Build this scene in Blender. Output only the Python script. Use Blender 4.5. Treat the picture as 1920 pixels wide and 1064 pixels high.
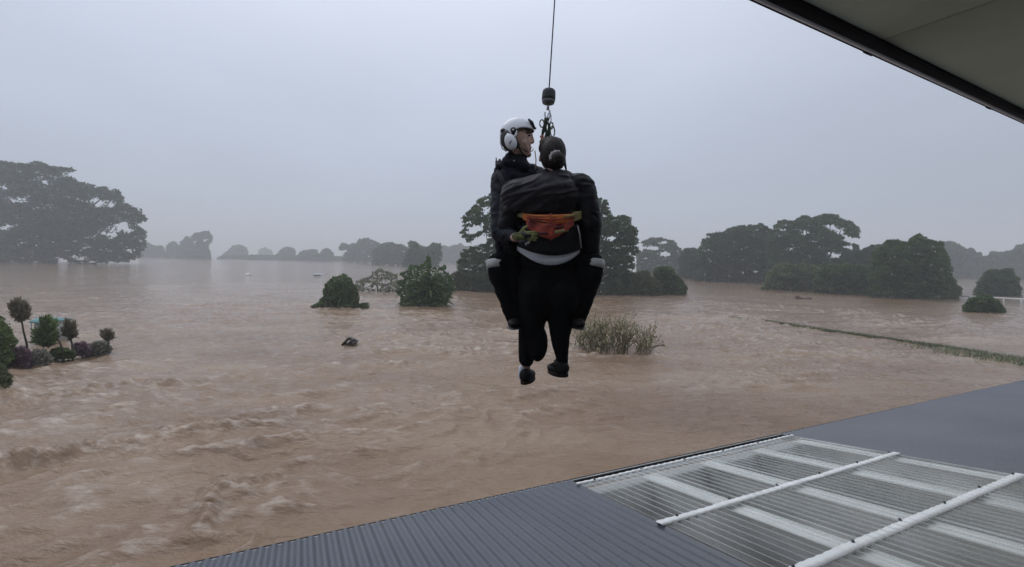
import bpy, math
import numpy as np
from mathutils import Vector, Matrix

S = bpy.context.scene
for o in list(bpy.data.objects):
    bpy.data.objects.remove(o)

# ------------------------------------------------------------------ camera
CAM_H = 3.7                      # metres above the flood water (z = 0)
FPX = 850.0                      # focal length in pixels of a 1920 wide frame
PITCH, ROLL = math.radians(2.9), math.radians(1.15)
_F = np.array([0, math.cos(PITCH), -math.sin(PITCH)])
_R = np.array([1.0, 0, 0])
_U = np.array([0, math.sin(PITCH), math.cos(PITCH)])
RR = math.cos(ROLL) * _R + math.sin(ROLL) * _U
UU = -math.sin(ROLL) * _R + math.cos(ROLL) * _U
FF = _F
CAM = np.array([0, 0, CAM_H])
cd = bpy.data.cameras.new('camera')
cam = bpy.data.objects.new('camera', cd)
S.collection.objects.link(cam)
cam.matrix_world = Matrix(((RR[0], UU[0], -FF[0], 0), (RR[1], UU[1], -FF[1], 0), (RR[2], UU[2], -FF[2], CAM_H), (0, 0, 0, 1)))
cd.sensor_width = 36
cd.lens = FPX / 1920 * 36
cd.clip_start, cd.clip_end = 0.05, 9000
S.camera = cam

# ------------------------------------------------------------------ world, sun, exposure
SUN_EL, SUN_AZ = math.radians(55), math.radians(-35)      # azimuth from +Y towards +X
w = bpy.data.worlds.new('World'); S.world = w
w.use_nodes = True
nt = w.node_tree; nt.nodes.clear()
N = nt.nodes.new; L = nt.links.new
out = N('ShaderNodeOutputWorld')
sky = N('ShaderNodeTexSky'); sky.sky_type = 'NISHITA'; sky.sun_disc = False
sky.sun_elevation = SUN_EL; sky.sun_rotation = SUN_AZ
bg1 = N('ShaderNodeBackground'); bg1.inputs['Strength'].default_value = 0.08
L(sky.outputs[0], bg1.inputs['Color'])
tc = N('ShaderNodeTexCoord')
sep = N('ShaderNodeSeparateXYZ'); L(tc.outputs['Generated'], sep.inputs[0])
ramp = N('ShaderNodeValToRGB')
ramp.color_ramp.elements[0].position = 0.0; ramp.color_ramp.elements[0].color = (0.325, 0.362, 0.44, 1)
ramp.color_ramp.elements[1].position = 1.0; ramp.color_ramp.elements[1].color = (0.66, 0.71, 0.84, 1)
for pos, c in ((0.16, (0.345, 0.385, 0.468)), (0.32, (0.405, 0.446, 0.535)), (0.55, (0.53, 0.57, 0.665))):
    e = ramp.color_ramp.elements.new(pos); e.color = (*c, 1)
L(sep.outputs['Z'], ramp.inputs['Fac'])
# brighter cloud towards the hidden sun, darker to the other side
dotn = N('ShaderNodeVectorMath'); dotn.operation = 'DOT_PRODUCT'
dotn.inputs[1].default_value = (math.sin(SUN_AZ) * math.cos(SUN_EL), math.cos(SUN_AZ) * math.cos(SUN_EL), math.sin(SUN_EL))
L(tc.outputs['Generated'], dotn.inputs[0])
mr = N('ShaderNodeMapRange'); mr.inputs['From Min'].default_value = -0.4; mr.inputs['From Max'].default_value = 0.9
mr.inputs['To Min'].default_value = 0.74; mr.inputs['To Max'].default_value = 1.19
L(dotn.outputs['Value'], mr.inputs['Value'])
ns = N('ShaderNodeTexNoise'); ns.inputs['Scale'].default_value = 2.2; ns.inputs['Detail'].default_value = 4; ns.inputs['Roughness'].default_value = 0.45
mp = N('ShaderNodeMapping'); mp.inputs['Scale'].default_value = (1, 1, 2.6); L(tc.outputs['Generated'], mp.inputs[0]); L(mp.outputs[0], ns.inputs['Vector'])
mr2 = N('ShaderNodeMapRange'); mr2.inputs['From Min'].default_value = 0.3; mr2.inputs['From Max'].default_value = 0.7
mr2.inputs['To Min'].default_value = 0.95; mr2.inputs['To Max'].default_value = 1.05
L(ns.outputs['Fac'], mr2.inputs['Value'])
mul = N('ShaderNodeMath'); mul.operation = 'MULTIPLY'; L(mr.outputs[0], mul.inputs[0]); L(mr2.outputs[0], mul.inputs[1])
bg2 = N('ShaderNodeBackground'); L(ramp.outputs[0], bg2.inputs['Color']); L(mul.outputs[0], bg2.inputs['Strength'])
mixs = N('ShaderNodeMixShader'); mixs.inputs[0].default_value = 0.93
L(bg1.outputs[0], mixs.inputs[1]); L(bg2.outputs[0], mixs.inputs[2]); L(mixs.outputs[0], out.inputs['Surface'])

sl = bpy.data.lights.new('sun', 'SUN'); sl.energy = 0.5; sl.angle = math.radians(40); sl.color = (1.0, 0.97, 0.93)
so = bpy.data.objects.new('sun', sl); S.collection.objects.link(so)
sd = Vector((math.sin(SUN_AZ) * math.cos(SUN_EL), math.cos(SUN_AZ) * math.cos(SUN_EL), math.sin(SUN_EL)))
so.rotation_euler = sd.to_track_quat('Z', 'Y').to_euler(); so.location = (0, 0, 60)

S.view_settings.view_transform = 'Standard'; S.view_settings.look = 'None'
S.view_settings.exposure = 0.42; S.view_settings.gamma = 1.0; S.view_settings.use_curve_mapping = False
S.render.engine = 'CYCLES'
S.cycles.max_bounces = 7; S.cycles.diffuse_bounces = 3; S.cycles.glossy_bounces = 3
S.cycles.transmission_bounces = 4; S.cycles.transparent_max_bounces = 12; S.cycles.volume_bounces = 1
S.cycles.use_denoising = True

# ------------------------------------------------------------------ helpers
def ray(x, y):
    return FF + RR * ((x - 960) / FPX) - UU * ((y - 532) / FPX)
def at(x, y, d):
    return CAM + ray(x, y) * d
def on_water(x, y, z=0.0):
    r = ray(x, y); return CAM + r * ((CAM_H - z) / -r[2])
def depth_water(x, y):
    return CAM_H / -ray(x, y)[2]

_perm = {}
def _tab(seed):
    if seed not in _perm:
        r = np.random.RandomState(seed); _perm[seed] = (r.permutation(256), r.uniform(-1, 1, (256, 3)))
    return _perm[seed]
def noise3(P, seed=0):
    p, g = _tab(seed)
    P = np.asarray(P, float); I = np.floor(P).astype(int); f = P - I; u = f * f * f * (f * (f * 6 - 15) + 10)
    I &= 255
    r = 0
    for dx in (0, 1):
        for dy in (0, 1):
            for dz in (0, 1):
                h = p[(p[(p[(I[:, 0] + dx) & 255] + I[:, 1] + dy) & 255] + I[:, 2] + dz) & 255]
                gv = g[h]
                d = gv[:, 0] * (f[:, 0] - dx) + gv[:, 1] * (f[:, 1] - dy) + gv[:, 2] * (f[:, 2] - dz)
                r = r + d * np.where(dx, u[:, 0], 1 - u[:, 0]) * np.where(dy, u[:, 1], 1 - u[:, 1]) * np.where(dz, u[:, 2], 1 - u[:, 2])
    return r
def noise2(x, y, seed=0):
    return noise3(np.stack([x, y, np.full_like(x, 0.37)], 1), seed)

def sm(a, b, x):
    t = np.clip((x - a) / (b - a), 0, 1); return t * t * (3 - 2 * t)

def new_mesh(name, verts, faces, mats=(), smooth=False, idx=None):
    """faces: an (n,k) array or a list of arrays of differing k."""
    me = bpy.data.meshes.new(name)
    V = np.ascontiguousarray(verts, dtype=np.float32)
    fl = faces if isinstance(faces, list) else [faces]
    fl = [np.asarray(f, dtype=np.int32) for f in fl if len(f)]
    me.vertices.add(len(V)); me.vertices.foreach_set('co', V.ravel())
    loops = np.concatenate([f.ravel() for f in fl]); sizes = np.concatenate([np.full(len(f), f.shape[1], np.int32) for f in fl])
    starts = np.concatenate([[0], np.cumsum(sizes)[:-1]]).astype(np.int32)
    me.loops.add(len(loops)); me.loops.foreach_set('vertex_index', loops)
    me.polygons.add(len(sizes)); me.polygons.foreach_set('loop_start', starts)
    try: me.polygons.foreach_set('loop_total', sizes)
    except Exception: pass
    for m in mats: me.materials.append(m)
    if idx is not None: me.polygons.foreach_set('material_index', np.asarray(idx, np.int32))
    me.update(calc_edges=True); me.validate()
    if smooth: me.polygons.foreach_set('use_smooth', np.ones(len(me.polygons), bool))
    return me

def origin_of(p):
    o = np.zeros(3)
    while p is not None:
        o = o + np.array(p.location); p = p.parent
    return o
def link(name, me, parent=None, loc=None):
    o = bpy.data.objects.new(name, me); S.collection.objects.link(o)
    if parent is not None: o.parent = parent
    if loc is not None: o.location = tuple(loc)
    return o
def put(name, verts, faces, m, parent=None, smooth=False, loc=None):
    """verts in world space; the object sits at loc (default: at its parent's origin)."""
    base = origin_of(parent)
    l = np.zeros(3) if loc is None else np.asarray(loc) - base
    me = new_mesh(name, np.asarray(verts) - base - l, faces, [m] if m else [], smooth)
    return link(name, me, parent, l)
def thing(name, label, cat, loc, group=None):
    o = bpy.data.objects.new(name, None); S.collection.objects.link(o); o.location = tuple(loc)
    o.empty_display_size = 0.2
    return tag(o, label, cat, group)
def tag(o, label=None, cat=None, group=None, kind=None):
    if label: o['label'] = label
    if cat: o['category'] = cat
    if group: o['group'] = group
    if kind: o['kind'] = kind
    return o

class MB:
    """collects pieces, all in world space"""
    def __init__(s): s.v = []; s.q = []; s.t = []; s.n = 0
    def add(s, v, q=None, t=None):
        v = np.asarray(v, float)
        if q is not None and len(q): s.q.append(np.asarray(q, int) + s.n)
        if t is not None and len(t): s.t.append(np.asarray(t, int) + s.n)
        s.v.append(v); s.n += len(v); return s
    def box(s, c, ax, h):
        """centre, three unit axes, three half sizes"""
        c = np.asarray(c, float); ax = [np.asarray(a, float) * b for a, b in zip(ax, h)]
        v = [c + i * ax[0] + j * ax[1] + k * ax[2] for i in (-1, 1) for j in (-1, 1) for k in (-1, 1)]
        return s.add(v, [[0, 1, 3, 2], [4, 6, 7, 5], [0, 4, 5, 1], [2, 3, 7, 6], [0, 2, 6, 4], [1, 5, 7, 3]])
    def tube(s, pts, rad, n=8, cap=True):
        pts = np.asarray(pts, float); m = len(pts); rad = np.broadcast_to(np.asarray(rad, float), (m,))
        T = np.gradient(pts, axis=0); T /= np.linalg.norm(T, axis=1)[:, None] + 1e-12
        ref = np.array([0, 0, 1.0]) if abs(T[0][2]) < 0.9 else np.array([1.0, 0, 0])
        A = np.cross(T, ref); A /= np.linalg.norm(A, axis=1)[:, None] + 1e-12; B = np.cross(T, A)
        a = np.arange(n) * 2 * math.pi / n
        v = (pts[:, None] + rad[:, None, None] * (np.cos(a)[None, :, None] * A[:, None] + np.sin(a)[None, :, None] * B[:, None])).reshape(-1, 3)
        i = np.arange(m - 1)[:, None] * n + np.arange(n)[None]; j = np.arange(m - 1)[:, None] * n + (np.arange(n)[None] + 1) % n
        q = np.stack([i, j, j + n, i + n], -1).reshape(-1, 4); t = []
        if cap:
            v = np.concatenate([v, pts[:1], pts[-1:]]); k = m * n
            t = [[k, (b + 1) % n, b] for b in range(n)] + [[k + 1, (m - 1) * n + b, (m - 1) * n + (b + 1) % n] for b in range(n)]
        return s.add(v, q, t)
    def ell(s, c, ax, r, nu=20, nv=12):
        th = np.linspace(0, math.pi, nv + 1)[1:-1]; ph = np.arange(nu) * 2 * math.pi / nu
        c = np.asarray(c, float)
        ax = [np.asarray(a, float) * b for a, b in zip(ax, r)]
        v = [c + math.sin(t) * math.cos(p) * ax[0] + math.sin(t) * math.sin(p) * ax[1] + math.cos(t) * ax[2] for t in th for p in ph] + [c + ax[2], c - ax[2]]
        q = [[i * nu + j, (i + 1) * nu + j, (i + 1) * nu + (j + 1) % nu, i * nu + (j + 1) % nu] for i in range(nv - 2) for j in range(nu)]
        k = (nv - 1) * nu
        t = [[k, j, (j + 1) % nu] for j in range(nu)] + [[k + 1, (nv - 2) * nu + (j + 1) % nu, (nv - 2) * nu + j] for j in range(nu)]
        return s.add(v, q, t)
    def lathe(s, c, ax, prof, n=20):
        """prof: (radius, height) pairs along ax[2]"""
        c = np.asarray(c, float); a = np.arange(n) * 2 * math.pi / n
        v = [c + r * (math.cos(b) * ax[0] + math.sin(b) * ax[1]) + h * ax[2] for r, h in prof for b in a]
        q = [[i * n + j, i * n + (j + 1) % n, (i + 1) * n + (j + 1) % n, (i + 1) * n + j] for i in range(len(prof) - 1) for j in range(n)]
        return s.add(v, q)
    def faces(s): return [np.concatenate(x) for x in (s.q, s.t) if x]
    def verts(s): return np.concatenate(s.v)
    def put(s, name, m, parent=None, smooth=False, loc=None): return put(name, s.verts(), s.faces(), m, parent, smooth, loc)

def blob(pieces, voxel, smooth=6, disp=None):
    """one continuous skin round overlapping closed pieces (an MB); returns verts, faces as a mesh"""
    v = pieces.verts(); c = v.mean(0)
    me = new_mesh('tmp', v - c, pieces.faces()); o = bpy.data.objects.new('tmp', me); S.collection.objects.link(o)
    m = o.modifiers.new('r', 'REMESH'); m.mode = 'VOXEL'; m.voxel_size = voxel
    if smooth:
        m = o.modifiers.new('s', 'SMOOTH'); m.factor = 0.5; m.iterations = smooth
    dg = bpy.context.evaluated_depsgraph_get()
    ev = o.evaluated_get(dg); m2 = bpy.data.meshes.new_from_object(ev)
    n = len(m2.vertices); co = np.empty(n * 3, np.float32); m2.vertices.foreach_get('co', co); co = co.reshape(-1, 3).astype(float) + c
    no = np.empty(n * 3, np.float32); m2.vertices.foreach_get('normal', no); no = no.reshape(-1, 3)
    if disp is not None: co = co + no * disp(co)[:, None]
    k = len(m2.polygons); lt = np.empty(k, np.int32); m2.polygons.foreach_get('loop_total', lt)
    li = np.empty(len(m2.loops), np.int32); m2.loops.foreach_get('vertex_index', li)
    st = np.concatenate([[0], np.cumsum(lt)[:-1]])
    fs = [li[(st[lt == z][:, None] + np.arange(z)[None])] for z in (3, 4) if (lt == z).any()]
    bpy.data.objects.remove(o); bpy.data.meshes.remove(me); bpy.data.meshes.remove(m2)
    return co, fs

# ------------------------------------------------------------------ materials
def mat(name, col, rough=0.6, var=0.0, scale=5.0, spec=0.5, bump=0.0, bscale=40.0, col2=None, metal=0.0, trans=None, stretch=None):
    m = bpy.data.materials.new(name); m.use_nodes = True; t = m.node_tree; b = t.nodes['Principled BSDF']
    b.inputs['Base Color'].default_value = (*col, 1); b.inputs['Roughness'].default_value = rough
    b.inputs['Specular IOR Level'].default_value = spec; b.inputs['Metallic'].default_value = metal
    if var or col2:
        tcn = t.nodes.new('ShaderNodeTexCoord'); n = t.nodes.new('ShaderNodeTexNoise'); n.inputs['Scale'].default_value = scale; n.inputs['Detail'].default_value = 5
        src = tcn.outputs['Object']
        if stretch:
            mpn = t.nodes.new('ShaderNodeMapping'); mpn.inputs['Scale'].default_value = stretch; t.links.new(src, mpn.inputs[0]); src = mpn.outputs[0]
        t.links.new(src, n.inputs['Vector'])
        r = t.nodes.new('ShaderNodeValToRGB'); r.color_ramp.elements[0].position = 0.3; r.color_ramp.elements[1].position = 0.7
        c2 = col2 if col2 else tuple(min(1, c * (1 + var)) for c in col)
        c1 = col if col2 else tuple(c * (1 - var) for c in col)
        r.color_ramp.elements[0].color = (*c1, 1); r.color_ramp.elements[1].color = (*c2, 1)
        t.links.new(n.outputs['Fac'], r.inputs[0]); t.links.new(r.outputs[0], b.inputs['Base Color'])
    if bump:
        tcn = t.nodes.new('ShaderNodeTexCoord'); n = t.nodes.new('ShaderNodeTexNoise'); n.inputs['Scale'].default_value = bscale; n.inputs['Detail'].default_value = 4
        t.links.new(tcn.outputs['Object'], n.inputs['Vector'])
        bp = t.nodes.new('ShaderNodeBump'); bp.inputs['Strength'].default_value = bump; bp.inputs['Distance'].default_value = 0.02
        t.links.new(n.outputs['Fac'], bp.inputs['Height']); t.links.new(bp.outputs[0], b.inputs['Normal'])
    if trans is not None:
        out_ = t.nodes['Material Output']; tr = t.nodes.new('ShaderNodeBsdfTranslucent'); tr.inputs[0].default_value = (*trans, 1)
        mx = t.nodes.new('ShaderNodeMixShader'); mx.inputs[0].default_value = 0.3
        t.links.new(b.outputs[0], mx.inputs[1]); t.links.new(tr.outputs[0], mx.inputs[2]); t.links.new(mx.outputs[0], out_.inputs[0])
    return m
def leafmat(name, a, b, scale=0.35):
    return mat(name, a, 0.6, scale=scale, col2=b, spec=0.3, trans=tuple(c * 1.3 for c in b))

M = dict(
    fig=leafmat('fig leaves', (0.009, 0.019, 0.010), (0.045, 0.074, 0.032), 0.45),
    far=leafmat('far leaves', (0.018, 0.032, 0.016), (0.06, 0.095, 0.04), 0.35),
    gum=leafmat('gum leaves', (0.02, 0.04, 0.018), (0.09, 0.135, 0.055), 0.8),
    bamboo=leafmat('pale bamboo leaves', (0.06, 0.085, 0.035), (0.15, 0.185, 0.08), 0.6),
    bush=leafmat('dark bush leaves', (0.018, 0.042, 0.013), (0.09, 0.15, 0.045), 1.4),
    frond=leafmat('olive frond', (0.03, 0.06, 0.018), (0.14, 0.19, 0.06), 1.2),
    weedy=leafmat('weedy leaves', (0.05, 0.065, 0.028), (0.13, 0.145, 0.065), 1.6),
    pale=leafmat('pale leaves', (0.11, 0.13, 0.08), (0.22, 0.23, 0.15), 2.0),
    purple=leafmat('purple leaves', (0.09, 0.05, 0.07), (0.3, 0.2, 0.23), 6.0),
    grey=leafmat('grey green leaves', (0.13, 0.14, 0.11), (0.32, 0.3, 0.25), 5.0),
    topiary=leafmat('topiary leaves', (0.06, 0.055, 0.038), (0.2, 0.17, 0.12), 8.0),
    green=leafmat('green topiary leaves', (0.035, 0.068, 0.02), (0.16, 0.21, 0.075), 6.0),
    twig=mat('bush twigs', (0.06, 0.05, 0.02), 0.7, scale=4, col2=(0.2, 0.175, 0.08)),
    twig_tip=mat('pale twig leaves', (0.3, 0.28, 0.15), 0.7, scale=6, col2=(0.55, 0.5, 0.33)),
    reed=mat('drowned grass', (0.12, 0.145, 0.08), 0.8, scale=1.0, col2=(0.22, 0.24, 0.14)),
    bark=mat('bark', (0.06, 0.05, 0.042), 0.85, 0.35, 2.0, bump=0.5, bscale=15),
    palebark=mat('pale bark', (0.16, 0.15, 0.135), 0.8, 0.3, 1.0),
)

# ------------------------------------------------------------------ flood water
EAVE_D = np.array([0.9057, 0.4240, 0.0])                 # along the eave of the roof
EAVE_N = np.array([-0.4240, 0.9057, 0.0])                # out over the water
EAVE_O = CAM + np.array([0.7, 4.0, -1.8])                # roughly where the eave passes
def water_height(x, y):
    r = np.hypot(x, y)
    d_eave = (x - EAVE_O[0]) * EAVE_N[0] + (y - EAVE_O[1]) * EAVE_N[1]
    wx = x + 1.1 * noise2(x * 0.22, y * 0.22, 3) + 0.35 * noise2(x * 0.8, y * 0.8, 4)
    wy = y + 1.1 * noise2(x * 0.22 + 9, y * 0.22, 5) + 0.35 * noise2(x * 0.8, y * 0.8 + 7, 6)
    az = np.radians(62) + np.radians(24) * sm(12, 26, r)
    a = wx * np.sin(az) + wy * np.cos(az); c = -wx * np.cos(az) + wy * np.sin(az)
    rough = 0.16 + 0.84 * sm(1.8, 7.0, d_eave + 1.6 * noise2(x * 0.25, y * 0.25, 8))
    rough = np.maximum(rough, 0.85 * sm(-1.2, -3.6, x + 0.8 * noise2(x * 0.4, y * 0.4, 18)))
    rough = rough * (0.55 + 1.1 * np.clip(noise2(x * 0.16, y * 0.16 + 3, 9) + 0.3, 0, 1))
    rid = lambda n: 1 - np.abs(n) * 2.2
    crest = lambda n: np.exp(-np.abs(n) * 5.0)
    h = 0.085 * crest(noise2(a * 0.32, c * 0.95, 11)) * rough
    h = h + 0.05 * noise2(a * 0.16, c * 0.42, 12)
    h = h + 0.062 * crest(noise2(a * 0.85, c * 2.2, 13)) * rough
    h = h + 0.032 * noise2(a * 2.2, c * 4.6, 14) * rough * (1 - sm(14, 30, r))
    h = h + 0.008 * noise2(a * 5, c * 9, 15) * rough * (1 - sm(7, 14, r))
    # boils of broken water: a standing streak near the roof corner, a line of crests farther out
    def boil(px, py, ln, wd, azd, amp):
        P = on_water(px, py); u = np.array([math.sin(math.radians(azd)), math.cos(math.radians(azd))]); v = np.array([-u[1], u[0]])
        dx, dy = x - P[0], y - P[1]; s = dx * u[0] + dy * u[1]; t = dx * v[0] + dy * v[1] + 0.25 * noise2(x * 1.1, y * 1.1, 21)
        return amp * np.exp(-(s / ln) ** 2 - (t / wd) ** 2) * (0.5 + 1.0 * np.abs(noise2(x * 3.2, y * 3.2, 22)) * 2)
    h = h + boil(388, 975, 0.6, 0.16, -22, 0.075) + boil(455, 925, 0.7, 0.25, 55, 0.1) + boil(60, 880, 1.0, 0.3, 50, 0.1) + boil(200, 735, 1.6, 0.25, 75, 0.12)
    h = h + boil(900, 668, 2.2, 0.35, 88, 0.12) + boil(1350, 622, 3.0, 0.6, 95, 0.09) + boil(100, 755, 1.4, 0.2, 70, 0.11) + boil(760, 690, 2.0, 0.3, 85, 0.08)
    h = h + boil(612, 584, 1.6, 0.35, 85, 0.07) + boil(790, 580, 2.4, 0.4, 92, 0.07) + boil(1150, 675, 1.9, 0.3, 90, 0.06) + boil(1235, 672, 1.2, 0.25, 80, 0.07) + boil(470, 790, 1.8, 0.25, 66, 0.07) + boil(250, 850, 1.5, 0.22, 58, 0.08) + boil(330, 820, 1.2, 0.2, 70, 0.07)
    return 1.7 * h * (1 - 0.72 * sm(22, 70, r)) * (1 - sm(150, 300, r))

azs = np.radians(np.concatenate([np.linspace(-58, 60, 720), np.linspace(60, 302, 50)[1:-1]]))
rs = np.concatenate([[0.6], np.geomspace(2.6, 70, 430), np.geomspace(70, 2600, 36)[1:]])
gx = (rs[:, None] * np.sin(azs)[None]).ravel(); gy = (rs[:, None] * np.cos(azs)[None]).ravel()
gz = water_height(gx, gy)
n_a = len(azs); i = np.arange(len(rs) - 1)[:, None] * n_a + np.arange(n_a)[None]; j = np.arange(len(rs) - 1)[:, None] * n_a + (np.arange(n_a)[None] + 1) % n_a
wm = bpy.data.materials.new('muddy flood water'); wm.use_nodes = True
t = wm.node_tree; b = t.nodes['Principled BSDF']
geo = t.nodes.new('ShaderNodeNewGeometry')
def nz(scale, detail, vec, rough=0.5, stretch=None):
    n = t.nodes.new('ShaderNodeTexNoise'); n.inputs['Scale'].default_value = scale; n.inputs['Detail'].default_value = detail; n.inputs['Roughness'].default_value = rough
    if stretch:
        mm = t.nodes.new('ShaderNodeMapping'); mm.inputs['Rotation'].default_value = (0, 0, stretch[3]); mm.inputs['Scale'].default_value = stretch[:3]
        t.links.new(vec, mm.inputs[0]); vec = mm.outputs[0]
    t.links.new(vec, n.inputs['Vector']); return n.outputs['Fac']
def rmp(src, stops):
    r = t.nodes.new('ShaderNodeValToRGB'); r.color_ramp.elements[0].position, r.color_ramp.elements[0].color = stops[0][0], (*stops[0][1], 1)
    r.color_ramp.elements[1].position, r.color_ramp.elements[1].color = stops[-1][0], (*stops[-1][1], 1)
    for p_, c_ in stops[1:-1]:
        e_ = r.color_ramp.elements.new(p_); e_.color = (*c_, 1)
    t.links.new(src, r.inputs[0]); return r.outputs[0]
mud = rmp(nz(0.16, 6, geo.outputs['Position'], 0.55, (1, 2.4, 1, math.radians(-25))), [(0.3, (0.19, 0.118, 0.070)), (0.5, (0.245, 0.162, 0.100)), (0.72, (0.315, 0.228, 0.150))])
foam_light_n = nz(2.6, 7, geo.outputs['Position'], 0.62, (1, 2.2, 1, math.radians(-28)))
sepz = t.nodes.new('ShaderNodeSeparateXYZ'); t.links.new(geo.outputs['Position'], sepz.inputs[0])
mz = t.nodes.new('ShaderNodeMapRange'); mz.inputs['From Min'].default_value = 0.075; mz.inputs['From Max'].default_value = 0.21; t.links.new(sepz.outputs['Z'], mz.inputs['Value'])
fr = t.nodes.new('ShaderNodeMapRange'); fr.inputs['From Min'].default_value = 0.48; fr.inputs['From Max'].default_value = 0.68; t.links.new(foam_light_n, fr.inputs['Value'])
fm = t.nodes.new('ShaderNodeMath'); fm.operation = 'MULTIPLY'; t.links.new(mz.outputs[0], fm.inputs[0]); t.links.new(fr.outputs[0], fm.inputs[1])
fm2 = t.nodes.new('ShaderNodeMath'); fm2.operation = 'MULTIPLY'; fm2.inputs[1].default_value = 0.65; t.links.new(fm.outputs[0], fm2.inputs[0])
mxc = t.nodes.new('ShaderNodeMix'); mxc.data_type = 'RGBA'; t.links.new(fm2.outputs[0], mxc.inputs[0]); t.links.new(mud, mxc.inputs[6]); mxc.inputs[7].default_value = (0.56, 0.48, 0.40, 1)  # pale foam on crests; also paints in wave contrast the overcast light lacks
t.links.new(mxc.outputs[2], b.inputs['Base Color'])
b.inputs['Roughness'].default_value = 0.08; b.inputs['IOR'].default_value = 1.33
bp = t.nodes.new('ShaderNodeBump'); bp.inputs['Strength'].default_value = 1.0; bp.inputs['Distance'].default_value = 0.11
t.links.new(nz(1.6, 6, geo.outputs['Position'], 0.6, (1, 2.6, 1, math.radians(-30))), bp.inputs['Height']); t.links.new(bp.outputs[0], b.inputs['Normal'])
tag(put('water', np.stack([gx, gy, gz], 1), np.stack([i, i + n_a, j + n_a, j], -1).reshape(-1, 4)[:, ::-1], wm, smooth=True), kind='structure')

# ------------------------------------------------------------------ haze
hz = bpy.data.materials.new('rain haze'); hz.use_nodes = True; t = hz.node_tree; t.nodes.remove(t.nodes['Principled BSDF'])
pv = t.nodes.new('ShaderNodeVolumePrincipled'); pv.inputs['Density'].default_value = 0.0018; pv.inputs['Color'].default_value = (0.93, 0.96, 0.97, 1); pv.inputs['Anisotropy'].default_value = 0.1
t.links.new(pv.outputs[0], t.nodes['Material Output'].inputs['Volume'])
tag(MB().box((0, 0, 24.2), np.eye(3), (2750, 2750, 26)).put('haze', hz), kind='stuff')

# ------------------------------------------------------------------ the building under the camera
RH = 1.3                                                  # camera's distance above the lower roof's plane
D1 = np.array([-0.41673484, 0.88985292, -0.18572522]); D1 /= np.linalg.norm(D1)     # down the roof
D2 = np.array([-(-D1[1]), 0, 0]); D2 = np.array([D1[1], -D1[0], 0]); D2 /= np.linalg.norm(D2)
RN = np.cross(D2, D1); RN *= np.sign(RN[2])
_r = ray(1083, 908); RO = CAM + _r * (-RH / (RN @ _r))
def rf(e, s, n=0.0): return RO + D2 * e - D1 * s + RN * n     # e along the eave, s up the slope, n above
bld = thing('building', 'grey-blue corrugated roof with pale see-through skylight, below a dark overhanging eave', 'building', (rf(1, 3)[0], rf(1, 3)[1], 0))
m_roof = mat('blue grey roof steel', (0.075, 0.086, 0.107), 0.33, scale=0.9, col2=(0.108, 0.118, 0.138), bump=0.15, bscale=4)
m_white = mat('white roof strip', (0.80, 0.81, 0.79), 0.6, 0.1, 7)
m_gut = mat('grey gutter steel', (0.30, 0.32, 0.32), 0.6, 0.35, 5)
m_dark = mat('dark edge trim', (0.02, 0.02, 0.025), 0.6)
PITCH_C, AMP = 0.076, 0.0085
def sheet(e0, e1, s0, s1, n0, rows=3, amp=AMP, per=12):
    ne = int((e1 - e0) / PITCH_C * per) + 1
    e = np.linspace(e0, e1, ne); s = np.linspace(s0, s1, rows)
    hgt = n0 + amp * np.cos(2 * math.pi * e / PITCH_C)
    P = RO + D2 * e[None, :, None] - D1 * s[:, None, None] + RN * hgt[None, :, None]
    a = np.arange(rows - 1)[:, None] * ne + np.arange(ne - 1)[None]
    return P.reshape(-1, 3), np.stack([a, a + 1, a + ne + 1, a + ne], -1).reshape(-1, 4)
SK1 = 2.87; S_TOP = 6.2
v, f = sheet(-7.0, -0.004, -0.132, S_TOP, 0.0); put('roof_sheet', v, f, m_roof, bld, True)
v, f = sheet(SK1, 22.0, -0.132, S_TOP, 0.0); put('roof_sheet', v, f, m_roof, bld, True)

skl = bpy.data.objects.new('skylight', None); S.collection.objects.link(skl); skl.parent = bld; skl.location = tuple(rf(1.43, 2) - origin_of(bld))
# translucent corrugated sheet: clouded plastic, clearer in places
mp_ = bpy.data.materials.new('clouded translucent plastic'); mp_.use_nodes = True; t = mp_.node_tree; b = t.nodes['Principled BSDF']
b.inputs['Base Color'].default_value = (0.8, 0.81, 0.79, 1); b.inputs['Roughness'].default_value = 0.3
tcn = t.nodes.new('ShaderNodeTexCoord'); tr = t.nodes.new('ShaderNodeBsdfTransparent'); tr.inputs[0].default_value = (0.93, 0.94, 0.93, 1)
tl = t.nodes.new('ShaderNodeBsdfTranslucent'); tl.inputs[0].default_value = (0.8, 0.81, 0.79, 1)
nzz = t.nodes.new('ShaderNodeTexNoise'); nzz.inputs['Scale'].default_value = 2.2; nzz.inputs['Detail'].default_value = 5
mpz = t.nodes.new('ShaderNodeMapping'); mpz.inputs['Rotation'].default_value = (0, 0, math.radians(-25)); mpz.inputs['Scale'].default_value = (1.0, 0.35, 1)
t.links.new(tcn.outputs['Object'], mpz.inputs[0]); t.links.new(mpz.outputs[0], nzz.inputs['Vector'])
mrr = t.nodes.new('ShaderNodeMapRange'); mrr.inputs['From Min'].default_value = 0.4; mrr.inputs['From Max'].default_value = 0.72; mrr.inputs['To Min'].default_value = 0.0; mrr.inputs['To Max'].default_value = 0.24
t.links.new(nzz.outputs['Fac'], mrr.inputs['Value'])
lw = t.nodes.new('ShaderNodeLayerWeight'); lw.inputs['Blend'].default_value = 0.5
lr = t.nodes.new('ShaderNodeMapRange'); lr.inputs['From Min'].default_value = 0.35; lr.inputs['From Max'].default_value = 0.95; lr.inputs['To Min'].default_value = 0.09; lr.inputs['To Max'].default_value = 0.5
t.links.new(lw.outputs['Facing'], lr.inputs['Value'])
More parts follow.
